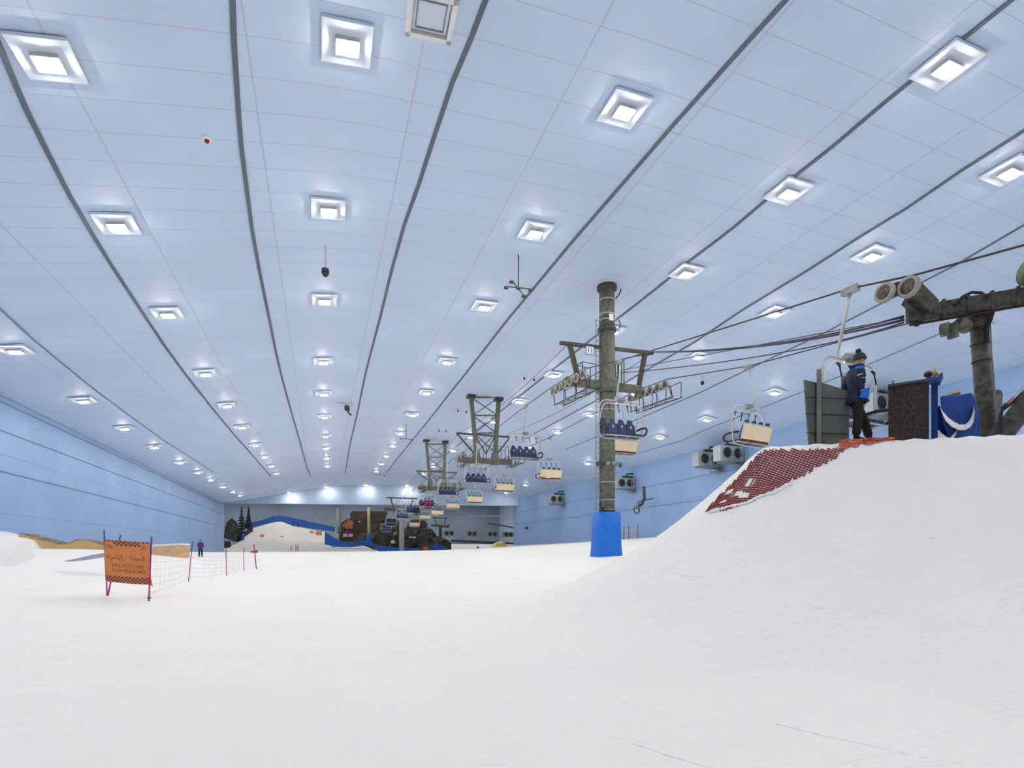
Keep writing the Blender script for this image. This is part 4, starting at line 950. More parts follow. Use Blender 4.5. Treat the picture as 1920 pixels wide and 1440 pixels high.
# crumbs of snow along the lower edge of the net
for nm, ln, lab in (('snow_crust', [(1330, 962), (1350, 957), (1372, 951), (1395, 946), (1412, 940)], 'broken crust of snow along the lowest edge of the red net'), ('snow_crust', [(1404, 942), (1425, 932), (1450, 925), (1470, 914), (1490, 906)], 'lumpy snow crust halfway along the lower edge of the red net')):
    m = MB(); pts = [surf(*q) for q in ln]
    fine = [pts[i].lerp(pts[i+1], k/5) for i in range(len(pts)-1) for k in range(5)]
    m.tube([p+Vector((0, 0, 0.01+0.02*nz_(p.x*6, p.y*6))) for p in fine], [0.03+0.035*abs(nz_(p.x*4, p.y*9)) for p in fine], 7); tag(m.build(nm, 'snow'), lab, 'snow crust')

# ------------------------------------------------------------------ orange notice banner on slalom poles
def gpt(px, py): return at_surf(px, py, ground, t0=5, t1=60)
gl = gpt(200, 1117); gr_ = gpt(280, 1127)
def dep(p): return (p-EO).dot(Vector((sn, cs, 0)))
DL, DR = dep(gl), dep(gr_)
S = thing('notice_banner', 'orange fabric banner with helmet notice between magenta poles on the snow', 'sign', (gl+gr_)/2)
def spole(name, pts, D0, D1, r=0.021):
    a = atD(pts[0][0], pts[0][1], D0); b = atD(pts[1][0], pts[1][1], D1)
    o = MB().tube([a, b], r, 8).build(name, 'magenta', S, world=True)
    MB().tube([a.lerp(b, 0.72), b], r*1.12, 8).build('pole_tip', 'violet', o, world=True)
    return o
spole('pole', ((201, 1119), (195, 994)), DL, DL); spole('pole', ((279, 1129), (284, 1006)), DR, DR); spole('pole', ((202, 1118), (226, 1003)), DL+.05, DL+0.25, 0.022)
MB().box(atD(279.5, 1121, DR), (0.09, 0.05, 0.03)).build('pole_clip', 'padd', S, world=True)
TLq, TRq, BRq, BLq = atD(195, 1011, DL), atD(283.5, 1017, DR), atD(282.5, 1096.5, DR), atD(198.5, 1090, DL)
def bq(u, v, o=0.0):
    p = TLq.lerp(TRq, u).lerp(BLq.lerp(BRq, u), v); n = Vector((-(TRq-TLq).y, (TRq-TLq).x, 0)).normalized()
    if n.y > 0: n = -n
    return p+n*(o+0.015*math.sin(u*7+v*3))-Vector((0, 0, 0.03*math.sin(PI*u)*(0.3+0.2*v)))
N1 = 24; vs = []; fs = []
for o_ in (0, -0.006):
    for j in range(N1+1):
        for i in range(N1+1): vs.append(bq(i/N1, j/N1, o_))
q = (N1+1)*(N1+1)
for b_ in (0, q):
    for j in range(N1):
        for i in range(N1): a = b_+j*(N1+1)+i; fs.append((a, a+1, a+N1+2, a+N1+1))
for i in range(N1):
    for a, b in ((i, i+1), (N1*(N1+1)+i, N1*(N1+1)+i+1), (i*(N1+1), (i+1)*(N1+1)), (i*(N1+1)+N1, (i+1)*(N1+1)+N1)): fs.append((a, b, q+b, q+a))
mbb = MB().add(vs, fs, True); bo = mbb.build('banner_cloth', 'orange', S, world=True)
MB().prism([bq(0.985, 0.72), atD(287, 1101, DR), bq(0.985, 1.0)], (0, 0.008, 0)).build('loose_corner', 'orange', S, world=True)
m = MB()
def cell(u0, v0, du, dv): m.add([bq(u0, v0, .007), bq(u0+du, v0, .007), bq(u0+du, v0+dv, .007), bq(u0, v0+dv, .007), bq(u0, v0, .002), bq(u0+du, v0, .002), bq(u0+du, v0+dv, .002), bq(u0, v0+dv, .002)], [(0, 1, 2, 3), (7, 6, 5, 4), (0, 4, 5, 1), (1, 5, 6, 2), (2, 6, 7, 3), (3, 7, 4, 0)])
nc = 22
for i in range(nc):
    for j in range(3):
        if (i+j) % 2 == 0 and not (j > 0 and (i < 5 or i > nc-6)): cell(i/nc, 0.0+j*0.042, 1/nc, 0.042)
    for j in range(4):
        if (i+j) % 2 == 0: cell(i/nc, 0.845+j*0.038, 1/nc, 0.038)
m.build('checker_print', 'check', bo, world=True)
def tm(cx, cy, sx, sy): return lambda v: bq(cx+v.x*sx, cy-v.y*sy, 0.004+v.z*0.6)
m = MB()
for txt, cx, cy, sz in (('HELMETS ARE', 0.52, 0.595, 0.125), ('COMPULSORY', 0.54, 0.715, 0.125)): add_text(m, txt, 1.0, tm(cx, cy, sz*0.93, sz*1.0), 0.004)
ar = [('\uFE94\uFEF4\uFEE3\uFE8D\uFEB0\uFEDF\uFE87', 0.23), ('\uFE93\uFEAB\uFEEE\uFEA8\uFEDF\uFE8D', 0.72)]
for txt, cx in ar: add_text(m, txt, 1.0, tm(cx, 0.40, 0.135, 0.155), 0.004)
for cx in (0.14, 0.86):
    for a, b in (((-0.06, 0.19), (0, 0.10)), ((0, 0.10), (0.06, 0.19)), ((-0.06, 0.19), (0.06, 0.19))):
        p = bq(cx+a[0], a[1], .006); q2 = bq(cx+b[0], b[1], .006); m.bar(p, q2, 0.012)
m.build('lettering', 'ink', bo, world=True)

# net fence from the banner to the right
FP = []
for k, (pb, pt, lab) in enumerate((((353, 1091), (361, 1014), 'leaning magenta pole of the net fence nearest the banner'), ((425, 1080), (423.5, 1030), 'upright magenta pole, second of the net fence'), ((457.5, 1071), (457, 1026), 'thin magenta pole, third of the net fence'), ((481, 1067), (476, 1021), 'magenta pole ending the net fence, with a small red flag'))):
    g = gpt(*pb); D = dep(g); t = thing('slalom_pole', lab, 'slalom pole', g, 0, None)
    top_ = atD(pt[0], pt[1], D); MB().tube([g-Vector((0, 0, .1)), g.lerp(top_, .75)], 0.02 if k != 3 else 0.035, 8).build('shaft', 'magenta', t, world=True)
    MB().tube([g.lerp(top_, .75), top_], 0.022 if k != 3 else 0.035, 8).build('pole_tip', 'violet' if k < 2 else 'magenta', t, world=True)
    if k == 3:
        MB().prism([atD(467, 1035, D), atD(483, 1031, D), atD(483, 1037, D), atD(470, 1036, D)], (0, 0.01, 0)).build('flag', 'redf', t, world=True)
    FP.append((g, top_))
nf = MB(); seq = [(gr_, atD(283, 1035, DR))]+[(g, g.lerp(tp, 0.72)) for g, tp in FP[:4]]
for (g0, t0_), (g1, t1_) in zip(seq, seq[1:]):
    for k in range(1, 7):
        a = g0.lerp(t0_, k/6.2); b = g1.lerp(t1_, k/6.2); mid = (a+b)/2-Vector((0, 0, 0.07)); nf.tube([a, a.lerp(mid, .5)-Vector((0, 0, .02)), mid, mid.lerp(b, .5)-Vector((0, 0, .02)), b], 0.004 if k > 1 else 0.006, 4)
    n = int((g1-g0).length/0.8)
    for k in range(1, n):
        f = k/n; a = (g0+(t0_-g0)/6.2).lerp(g1+(t1_-g1)/6.2, f)-Vector((0, 0, .06)); b = (g0+(t0_-g0)*6/6.2).lerp(g1+(t1_-g1)*6/6.2, f)-Vector((0, 0, .06)); nf.tube([a, b], 0.0025, 4)
tag(nf.build('net_fence', 'thinnet'), 'fine pale red net fence running from the orange banner along the magenta poles', 'fence')

# ------------------------------------------------------------------ snow park features by the left wall
def pgy(px, py, Y): return atY(px, py, Y)
Yk = 33.0
m = MB()
cap = [(8, 1046), (22, 1042), (32, 1032), (42, 1017), (48, 1012), (53.5, 1013), (57, 1022), (62, 1036), (66, 1049)]
front = [pgy(x, y, 29.5+(x-8)/58*4.5) for x, y in cap]; front[0].z = ground(front[0].x, front[0].y)-.1; front[-1].z = ground(front[-1].x, front[-1].y)-.1
back = [Vector((max(XL+.05, p.x-7.0), p.y+1.5, p.z+(0.35 if 1 < i < 8 else 0))) for i, p in enumerate(front)]
n = len(front); m.add(front+back, [tuple(range(n))]+[(i, i+1, n+i+1, n+i) for i in range(n-1)]+[(n-1, 0, n, 2*n-1), tuple(range(2*n-1, n-1, -1))]); tag(m.build('snow_kicker', 'snow'), 'grey-sided snow ramp with a steep lip near the left wall', 'snow ramp')
m = MB(); hp = [(-14.5, 1002)]
pl = [pgy(x, y, 38.5) for x, y in ((-60, 990), (-20, 998), (0, 1002), (18, 1006), (36, 1009), (50, 1013), (62, 1030))]; gp = [Vector((p.x, p.y, ground(max(p.x, XL), p.y)-.3)) for p in pl]
pl = [Vector((max(p.x, XL+.05), p.y, p.z)) for p in pl]; gp = [Vector((max(p.x, XL+.05), p.y-2.2, ground(max(p.x, XL), p.y-2.2)-.08)) for p in pl]
bk = [p+Vector((0, 3, 0)) for p in pl]; gb = [Vector((p.x, p.y+4, 0.5)) for p in pl]
n = len(pl); m.add(gp+pl+bk+gb, [(r*n+i, r*n+i+1, (r+1)*n+i+1, (r+1)*n+i) for r in range(3) for i in range(n-1)]+[(0, n, 2*n, 3*n), (n-1, 4*n-1, 3*n-1, 2*n-1), tuple([i for i in range(n)]+[3*n+i for i in range(n-1, -1, -1)])], True)
tag(m.build('snow_bank', 'snow'), 'smooth white snow bank rising to the left wall at the picture edge', 'snow bank')
# wavy plywood box
tp = [(35, 1000), (44, 1001.5), (56, 1004.5), (75, 1010), (95, 1015), (112, 1020), (121, 1020), (132, 1016), (146, 1011), (155, 1011.5), (167, 1013.5), (180, 1017), (193, 1021), (204, 1024)]
bt = [(34, 1008), (44, 1010), (56, 1013), (60, 1031), (95, 1034), (112, 1034.5), (121, 1034), (132, 1030), (146, 1023), (155, 1022.5), (167, 1024), (180, 1026), (193, 1028), (204, 1031)]
bt = [(x, y+3) for x, y in bt]
m = MB().ribbon([pgy(x, y, 39.5) for x, y in tp], [(lambda p: Vector((p.x, p.y, min(p.z, ground(p.x, p.y)-.1))))(pgy(x, y, 39.5)) for x, y in bt], (0.25, 1.1, 0)); wb = m.build('wavy_box', 'wood'); tag(wb, 'long wavy tan plywood box on the snow against the blue wall', 'snow park box')
MB().ribbon([pgy(x, y-0.3, 39.48) for x, y in tp], [pgy(x, y+0.9, 39.48) for x, y in tp], (0.25, 1.14, 0)).build('top_edge', 'bag', wb)
m = MB().ribbon([pgy(x, y, 50) for x, y in ((278, 1025), (300, 1024), (320, 1022.5), (340, 1021.5))], [pgy(x, y, 50) for x, y in ((278, 1054), (300, 1051), (320, 1048), (340, 1046))], (0.3, 1.4, 0)); b2 = m.build('straight_box', 'wood2'); tag(b2, 'low tan box with snow on top, right behind the orange banner', 'snow park box')
MB().ribbon([pgy(x, y, 49.95) for x, y in ((277, 1021.5), (300, 1020.5), (320, 1019.5), (339, 1019))], [pgy(x, y, 49.95) for x, y in ((277, 1025), (300, 1024), (320, 1022.5), (341, 1021.5))], (0.3, 1.5, 0)).build('snow_cap', 'snow', b2)
m = MB().ribbon([pgy(x, y, 29) for x, y in ((121, 1052), (145, 1047), (170, 1041), (192, 1037), (206, 1034))], [pgy(x, y, 29) for x, y in ((123, 1053), (145, 1051), (170, 1047), (192, 1043), (206, 1041))], (0.1, 0.5, 0)); tag(m.build('grey_rail', 'railm'), 'low blue-grey rail edge lying in the snow left of the orange banner', 'snow park rail')

# ------------------------------------------------------------------ fittings hanging from the ceiling
def ceil_at(px, py): p = ceil_hit(px, py); return p
def cross_lamp(px, pyt, pyb, half, lab, full=True):
    # hanging point: rod top on the ceiling straight above
    D = 16.0/((1033-pyt)/F); top_ = atD(px, pyt, D); D = (ceil_z(top_.x)-EYE)/((1033-pyt)/F); top_ = atD(px, pyt, D); bot_ = atD(px, pyb, D)
    t = thing('hanging_cross_fitting', lab, 'hanging fitting', bot_)
    MB().tube([top_-Vector((0, 0, .02)), bot_], 0.035, 8).build('rod', 'steel2', t, world=True)
    a = atD(px-half, pyb-1, D); b = atD(px+half, pyb+4 if full else pyb+1, D)
    fwv = Vector((sn, cs, 0)); m = MB().tube([a, b], 0.03, 6)
    ends = [a, b]
    if full:
        c = bot_+fwv*(-0.9)+rt*(-0.35)-Vector((0, 0, .12)); d = bot_+fwv*0.9+rt*0.3; m.tube([c, d], 0.03, 6); ends += [c, d, bot_]
    m.build('cross_arm', 'steel2', t, world=True)
    for e_ in ends:
        if full: MB().box(e_-Vector((0, 0, 0.07)), (0.22, 0.2, 0.10)).build('lamp_head', 'steel2', t, world=True, bevel=0.02)
        else: MB().box(e_-Vector((0, 0, 0.06)), (0.2, 0.2, 0.12)).build('lamp_head', 'steel2', t, world=True)
    return t
cross_lamp(972, 476, 538, 23, 'dark cross-shaped fitting with five small heads hanging on a rod from the ceiling')
cross_lamp(761.5, 795, 823, 10, 'small distant T-shaped fitting hanging left of the smaller trestle', False)
cross_lamp(713, 870, 890, 8, 'tiny T-shaped fitting hanging near the header wall', False)
def dome(px, pyt, pyb, r, lab):
    t0_ = atD(px, pyt, 1.0); D = 30
    for _ in range(4): q = atD(px, pyt, D); D = (ceil_z(q.x)-EYE)/((1033-pyt)/F)
    tpp = atD(px, pyt, D); bp_ = atD(px, pyb, D)
    t = thing('dome_camera', lab, 'security camera', bp_)
    MB().tube([tpp-Vector((0, 0, 0.12)), bp_], 0.02, 6).build('rod', 'galvd', t, world=True)
    MB().cyl(bp_+Vector((0, 0, r*1.1)), bp_-Vector((0, 0, r*0.2)), r*1.05, 16).build('housing', 'black', t, world=True)
    MB().ball(bp_-Vector((0, 0, r*0.25)), r*0.85, 14).build('dome_lens', 'fan', t, world=True)
dome(610, 455, 512, 0.17, 'black dome camera hanging on a thin rod over the third row of lights')
dome(1317, 700, 719, 0.14, 'small black dome camera hanging right of the numbered tower')
for k, (px, py, yt, lab) in enumerate(((983, 710, 700, 'left cone sensor of the upper hanging pair above the cream-backed chairs'), (1001.5, 713, 703, 'right cone sensor of the upper hanging pair above the cream-backed chairs'), (858.5, 771, 762, 'left cone sensor of the pair beside the larger trestle'), (874.5, 773, 764, 'right cone sensor of the pair beside the larger trestle'), (823, 808, 800, 'left small cone sensor above the smaller trestle'), (836.5, 809, 801, 'right small cone sensor above the smaller trestle'))):
    D = 50
    for _ in range(5): q = atD(px, yt, D); D = (ceil_z(q.x)-EYE)/((1033-yt)/F)
    a = atD(px, yt, D); b = atD(px, py, D); m = MB().tube([a-Vector((0, 0, .2)), b], 0.015, 5); m.cyl(b+Vector((0, 0, .08)), b-Vector((0, 0, 0.10)), 0.11, 10, 0.03); tag(m.build('cone_sensor', 'black'), lab, 'sensor', 'ceiling sensors')
def flat_on_ceiling(t, px, py):
    p = ceil_hit(px, py); sl = math.atan((ceil_z(p.x+1)-ceil_z(p.x-1))/2); t.location = (p.x, p.y, ceil_z(p.x)); t.rotation_euler = (0, -sl, -0.05)
t = thing('ceiling_hatch', 'square white framed hatch in the ceiling at the top of the picture', 'ceiling hatch')
MB().box((0, 0, -0.05), (1.0, 1.0, 0.06)).build('hatch_panel', 'plate', t)
m = MB()
for s in (-1, 1): m.box((s*0.6, 0, -0.09), (0.14, 1.34, 0.18)); m.box((0, s*0.6, -0.09), (1.34, 0.14, 0.18))
m.build('outer_frame', 'white', t)
m = MB()
for s in (-1, 1): m.box((s*0.40, 0, -0.10), (0.03, 0.8, 0.03)); m.box((0, s*0.40, -0.10), (0.8, 0.03, 0.03))
m.build('inner_frame', 'galvd', t); flat_on_ceiling(t, 808, 24)
t = thing('smoke_detector', 'small round white detector with red centre on the ceiling', 'smoke detector')
MB().lathe((0, 0, 0), (0, 0, -1), [(0.16, -0.02), (0.16, 0.04), (0.12, 0.07)], 18).build('base', 'white', t); MB().lathe((0, 0, -0.07), (0, 0, -1), [(0.09, 0), (0.06, 0.06)], 14).build('cap', 'redf', t); flat_on_ceiling(t, 387, 260)
t = thing('projector_bracket', 'small dark bracket fitting on the ceiling between two dark joints', 'bracket')
MB().box((0, 0, -.1), (1.6, .8, .1)).build('plate', 'plate', t); MB().box((0.1, 0, -.5), (.5, .5, .35)).tube([(0, 0, -.1), (.2, 0, -.9), (.5, 0, -1.2)], .09, 6).build('arm', 'steel2', t); flat_on_ceiling(t, 648, 757)

# ------------------------------------------------------------------ fan units on the right wall
def fan_unit(px, py, sc, lab, ladder=True):
    p = atX(px, py, XR-1.9*sc); t = thing('cooling_fan_unit', lab, 'fan unit', (XR, p.y, p.z-0.9*sc), 0, 'fan units on the right wall')
    def L(x, y, z): return Vector((x*sc, y*sc, z*sc))
    bw = 3.3
    MB().box(L(-bw/2-0.1, 0.6, 0.9), (bw*sc, 1.2*sc, 1.7*sc)).build('casing', 'unit', t)
    for x in (-2.5, -1.0):
        f = MB().lathe(L(x, -0.02, 0.95), (0, -1, 0), [(0.62*sc, -0.05), (0.66*sc, 0.10*sc), (0.58*sc, 0.10*sc), (0.56*sc, 0.0)], 22).build('fan_ring', 'grey', t)
        m = MB()
        for k in range(7):
            a = 2*PI*k/7; d = Vector((math.cos(a), 0, math.sin(a))); e = Vector((math.cos(a+.5), 0, math.sin(a+.5))); c = L(x, -0.07, 0.95)
            m.add([c+d*.1*sc, c+d*.55*sc, c+e*.55*sc+Vector((0, .05, 0)), c+e*.12*sc+Vector((0, .04, 0))], [(0, 1, 2, 3)])
        m.lathe(L(x, -0.03, 0.95), (0, -1, 0), [(0.56*sc, 0), (0.56*sc, 0.005)], 20); m.lathe(L(x, -0.05, 0.95), (0, -1, 0), [(0.12*sc, 0), (0.12*sc, 0.06)], 10); m.build('fan_blades', 'fan', f)
    MB().box(L(-bw/2+0.2, 0.3, -0.05), ((bw-.4)*sc, 1.7*sc, 0.08*sc)).box(L(-0.5, 0.2, -0.5), (1.3*sc, 1.2*sc, 0.10*sc)).build('platform', 'galvd', t)
    m = MB()
    for x in (-0.9, -0.15):
        for y in (-0.35, 0.7): m.tube([L(x, y, -0.5), L(x, y, 1.7)], 0.03, 6)
    for z in (0.4, 1.0, 1.7): m.tube([L(-.9, -.35, z), L(-.15, -.35, z)], 0.025, 6); m.tube([L(-.9, -.35, z), L(-.9, .7, z)], 0.025, 6)
    m.build('guard_rail', 'galv', t)
    MB().box(L(-0.9, 0.8, 2.0), (2.0*sc, 0.5*sc, 0.4*sc)).tube([L(0, .6, 2.6), L(-1.2, .6, 2.5), L(-1.4, .6, 1.8)], 0.12*sc, 8).build('duct', 'steel2', t)
    return t
fan_unit(1329, 861, 1.0, 'pale twin-fan cooling unit on the right wall left of the paired unit')
fan_unit(1371, 850, 1.0, 'pale twin-fan cooling unit on the right wall below the cream-backed chair')
fan_unit(1172, 906, 0.95, 'pale twin-fan cooling unit on the wall just right of the numbered tower')
fan_unit(1043, 936, 1.0, 'pale twin-fan cooling unit on the wall left of the numbered tower')
fan_unit(1662, 758, 1.0, 'pale twin-fan cooling unit on the wall behind the lift operator chair')
# snow gun on the wall
p = atX(1198, 940, XR-2.4)
G = thing('wall_snow_gun', 'dark snow gun on a bent arm fixed to the right wall', 'snow gun', p)
DG = dep(p)
MB().tube([atD(1207, 912, DG), atD(1208, 935, DG), atD(1203, 946, DG), atD(1195, 950, DG)], 0.22, 10).build('arm', 'steel2', G, world=True)
MB().lathe(atD(1194, 946, DG), (0, 0, 1), [(0.35, -.5), (.4, .4)], 14).build('body', 'galvd', G, world=True)
m = MB(); c = atD(1193.5, 957, DG); m.tube([c+rt*0.38*math.cos(a)+Vector((0, 0, 0.42*math.sin(a))) for a in (2*PI*k/14 for k in range(15))], 0.09, 6); m.build('nozzle_ring', 'steel2', G, world=True)
MB().tube([p, p+Vector((2.4, 0, 0.5))], 0.08, 6).build('wall_bracket', 'steel2', G, world=True)
# posts of a low fence by the right wall and small wall fittings
for k, px in enumerate((1170, 1179, 1196)):
    q = atX(px, 1010, XR-2.0); g = ground(q.x, q.y); o = MB().cyl((q.x, q.y, g-.2), (q.x, q.y, g+2.0), 0.05, 6).build('fence_post', 'steel2'); tag(o, 'thin dark fence post at the foot of the right wall, %s from the numbered tower' % ('first', 'second', 'third')[k], 'post')
a = atX(1150, 1010, XR-2.0); b = atX(1197, 1010, XR-2.0); za_ = ground(a.x, a.y); zb_ = ground(b.x, b.y)
m = MB()
for k in range(1, 6): m.tube([(a.x, a.y, za_+k*0.3), (b.x, b.y, zb_+k*0.3)], 0.015, 4)
for k in range(40): f = k/39; m.tube([(a.x, a.y+(b.y-a.y)*f, za_+(zb_-za_)*f+.3), (a.x, a.y+(b.y-a.y)*f, za_+(zb_-za_)*f+1.5)], 0.012, 4)
tag(m.build('mesh_fence', 'thinnet'), 'low mesh fence at the foot of the right wall behind the blue padding', 'fence')

# ------------------------------------------------------------------ the space beyond the opening
def Yp(px, py, Y): return atY(px, py, Y)
def band(tops, bots, Y, th, drop=0.0):
    return MB().ribbon([Yp(x, y, Y) for x, y in tops], [Yp(x, y, Y) for x, y in bots], (0, th, 0))
o = band([(456, 981), (470, 979), (487, 976.6), (502, 971), (517, 967), (536, 968), (558, 972.5), (580, 978), (604, 983), (628, 988)], [(456, 990), (470, 988), (490, 985), (506, 980), (524, 977.5), (547, 985), (566, 988), (587, 991.5), (606, 993.5), (628, 997)], 174, 0.5).build('blue_barrier', 'barrier')
tag(o, 'blue padded barrier running over the crest of the far snow hill', 'barrier')
o = band([(609, 997), (618, 1003), (629, 1010), (638, 1014), (648, 1016), (665.6, 1015), (680, 1013), (690, 1012), (696, 1016), (702, 1020.6), (720, 1024), (746, 1026.5), (770, 1027.5), (787, 1028)], [(609, 1021), (618, 1022), (633.5, 1025.5), (645, 1026), (658, 1026), (670, 1024.5), (680, 1023), (688, 1021.5), (697, 1023), (703, 1027), (715, 1038), (746, 1038), (770, 1038), (787, 1038)], 147, 0.5).build('blue_barrier', 'barrier')
tag(o, 'long wavy blue padded barrier in front of the dark building and rocks', 'barrier')
o = MB().prism([Yp(x, y, 143) for x, y in ((803, 1038), (804, 1029), (812, 1023), (822, 1018.5), (832, 1024), (846, 1032), (866, 1033.5), (866, 1038))], (0, 0.6, 0)).build('peaked_barrier', 'barrier'); tag(o, 'peaked blue padded barrier right of the orange box', 'barrier')
MBp = Yp(798, 1028, 141); o = thing('orange_box', 'small bright orange padded box between the blue barriers far away', 'box', (MBp.x, 141, 1.2))
MB().prism([Yp(x, y, 141) for x, y in ((793.5, 1024), (803.5, 1024), (804, 1034), (793, 1034))], (0, 1.2, 0)).build('box_body', 'netor', o, world=True, bevel=0.05); MB().prism([Yp(x, y, 140.95) for x, y in ((796, 1026.5), (801, 1026.5), (801, 1031), (796, 1031))], (0, 0.04, 0)).build('box_panel', 'pink', o, world=True)
o = MB().prism([Yp(x, y, 150) for x, y in ((820, 1016), (836, 1010), (846, 1018), (846, 1036), (816, 1036))], (0, 4, 0)).build('dark_grey_hut', 'brown'); tag(o, 'dark grey sloping-roofed hut right behind the peaked blue barrier', 'hut')
# dark clad building
Bd = thing('dark_building', 'large dark brown windowless building block beyond the opening', 'building', Yp(692, 1010, 178))
MB().prism([Yp(x, y, 178) for x, y in ((660.5, 958.5), (726, 958.5), (726, 1020), (662, 1020))], (0, 14, 0)).build('wall', 'brown', Bd, world=True)
MB().prism([Yp(x, y, 177.9) for x, y in ((660.5, 973), (726, 975), (726, 976.5), (660.5, 974.5))], (0, 0.1, 0)).build('ledge', 'kioske', Bd, world=True)
MB().prism([Yp(x, y, 177.9) for x, y in ((672, 977.2), (676, 977.2), (676, 978.6), (672, 978.6))], (0, 0.1, 0)).build('sign_panel', 'white', Bd, world=True)
Fa = thing('orange_lit_facade', 'rocky facade with painted orange light and pale windows beside the dark building', 'building', Yp(648, 1015, 176))
MB().prism([Yp(x, y, 176) for x, y in ((634, 1024), (634, 992), (637, 985), (641, 979), (647, 975), (652, 972), (657, 972.5), (661, 975), (663, 986), (663, 1024))], (0, 8, 0)).build('wall', 'brown', Fa, world=True)
MB().prism([Yp(x, y, 175.7) for x, y in ((642, 983), (645, 978), (649, 979), (651, 974), (655, 973), (657, 976), (661, 975), (663, 983), (660, 986), (662, 990), (657, 993), (655, 989), (651, 994), (647, 988), (643, 989))], (0, 0.3, 0)).build('orange_light_patch', 'facade', Fa, world=True)  # orange light on the wall, put in as a patch of colour
for x0 in (643.5, 653.5):
    f = MB().prism([Yp(x, y, 175.6) for x, y in ((x0, 1001), (x0+8, 1000), (x0+8, 1006), (x0, 1007))], (0, 0.15, 0)).build('window', 'ochre', Fa, world=True)
MB().prism([Yp(x, y, 175.5) for x, y in ((643, 997), (663, 995), (663, 998), (643, 1000))], (0, 0.6, 0)).build('canopy', 'jpurple', Fa, world=True)
# poles
for (px, y0, y1, Y, r, mt, cap, lab) in ((632.5, 953, 1012, 152, 0.30, 'ochre', 'ochre', 'tall pale buff pole before the facade painted with orange light'), (691.5, 951, 1014, 152, 0.36, 'ygreen', 'barrier', 'tall yellow-green pole with blue padded foot before the dark building')):
    a = Yp(px, y0, Y); b = Yp(px, y1, Y); t = thing('tall_pole', lab, 'pole', b)
    MB().cyl(b-Vector((0, 0, 1.5)), a, r, 12).build('shaft', mt, t, world=True); MB().cyl(b-Vector((0, 0, 1.6)), Yp(px, 1000, Y), r*1.5, 12).build('foot_padding', cap, t, world=True)
m = MB().tube([Yp(637.5, 998, 151), Yp(637.5, 962, 151), Yp(636, 957, 151), Yp(634, 955, 151)], 0.18, 8); tag(m.build('bent_pipe', 'galvd'), 'thin grey bent pipe standing beside the buff pole', 'pipe')
# rocks and dark machinery
def rock(px0, px1, py0, py1, Y, lab, name='dark_rock', mt='rock', seed=0):
    a = Yp(px0, py0, Y); b = Yp(px1, py1, Y); c = (a+b)/2; m = MB(); n = 20; mm = 12; vs = []; fs = []
    W_, H_ = abs(b.x-a.x)/2, abs(a.z-b.z)/2
    for i in range(mm+1):
        ph = PI*i/mm
        for k in range(n):
            th = 2*PI*k/n; d = Vector((math.sin(ph)*math.cos(th), math.sin(ph)*math.sin(th), math.cos(ph)))
            r = 1+0.38*noise.noise(d*1.9+Vector((seed*7.3, seed*1.7, 0)))+0.16*noise.noise(d*5+Vector((seed, 0, 0)))
            vs.append((c.x+d.x*W_*r*1.05, c.y+d.y*2.5*r, c.z+d.z*H_*r*1.1))
    for i in range(mm):
        for k in range(n): fs.append((i*n+k, (i+1)*n+k, (i+1)*n+(k+1) % n, i*n+(k+1) % n))
    m.add(vs, fs, False); o = m.build(name, mt); tag(o, lab, 'rock'); return o
for i, (a, b, c, d, Y, lab) in enumerate(((697, 738, 992, 1030, 158, 'broad dark rock mound behind the blue barrier, its left part'), (728, 760, 985, 1030, 162, 'dark rock mound behind the blue barrier, middle part'), (752, 792, 988, 1032, 160, 'dark rock mound behind the blue barrier, right part'), (782, 818, 996, 1034, 157, 'dark rock below the tiny T-shaped tower'), (716, 748, 972, 1000, 170, 'upper dark rock hump under the farthest chairs'), (765, 800, 974, 1000, 170, 'upper dark rock hump right of the distant tower column'), (800, 838, 1008, 1036, 156, 'low dark rock beside the grey hut'), (424, 446, 978, 1012, 165, 'dark rock clump at the left edge of the opening'), (664, 712, 1002, 1026, 160, 'low dark rock before the dark building'))):
    rock(a, b, c, d, Y, lab, seed=i)
for i, (pts, lab) in enumerate((([(725, 998), (732, 992), (726, 999)], 'pale snow patch high on the dark rocks'), ([(733, 1014), (741, 1012), (742, 1018), (734, 1020)], 'buff snow patch low on the dark rocks'), ([(767, 1006), (780, 1006.5), (780, 1009), (768, 1009)], 'flat pale snow ledge on the right dark rocks'), ([(738, 999), (744, 997), (743, 1003), (739, 1003)], 'small pale snow patch in the middle of the dark rocks'))):
    q = [Yp(x, y, 155.3) for x, y in pts]; o = MB().prism(q, (0, 0.5, 0)).build('snow_patch', 'snow'); tag(o, lab, 'snow patch')
for i, (cx, cy, w2, lab) in enumerate(((735, 1010, 14, 'dark metal frame of the far lift station over the left rocks'), (784, 1004, 12, 'dark metal frame of the far lift station over the right rocks'))):
    m = MB()
    for k in range(4): x = cx-w2+k*w2*2/3; m.bar(Yp(x, cy+14, 153), Yp(x+2, cy-14, 153), 0.18)
    for k in range(3): m.bar(Yp(cx-w2, cy-12+k*11, 153), Yp(cx+w2, cy-9+k*9, 153), 0.16)
    m.bar(Yp(cx-w2, cy-10, 153), Yp(cx+w2, cy+12, 153), 0.14); m.bar(Yp(cx+w2, cy-12, 153), Yp(cx-w2, cy+12, 153), 0.14); tag(m.build('steel_frame', 'steel2'), lab, 'metal frame')
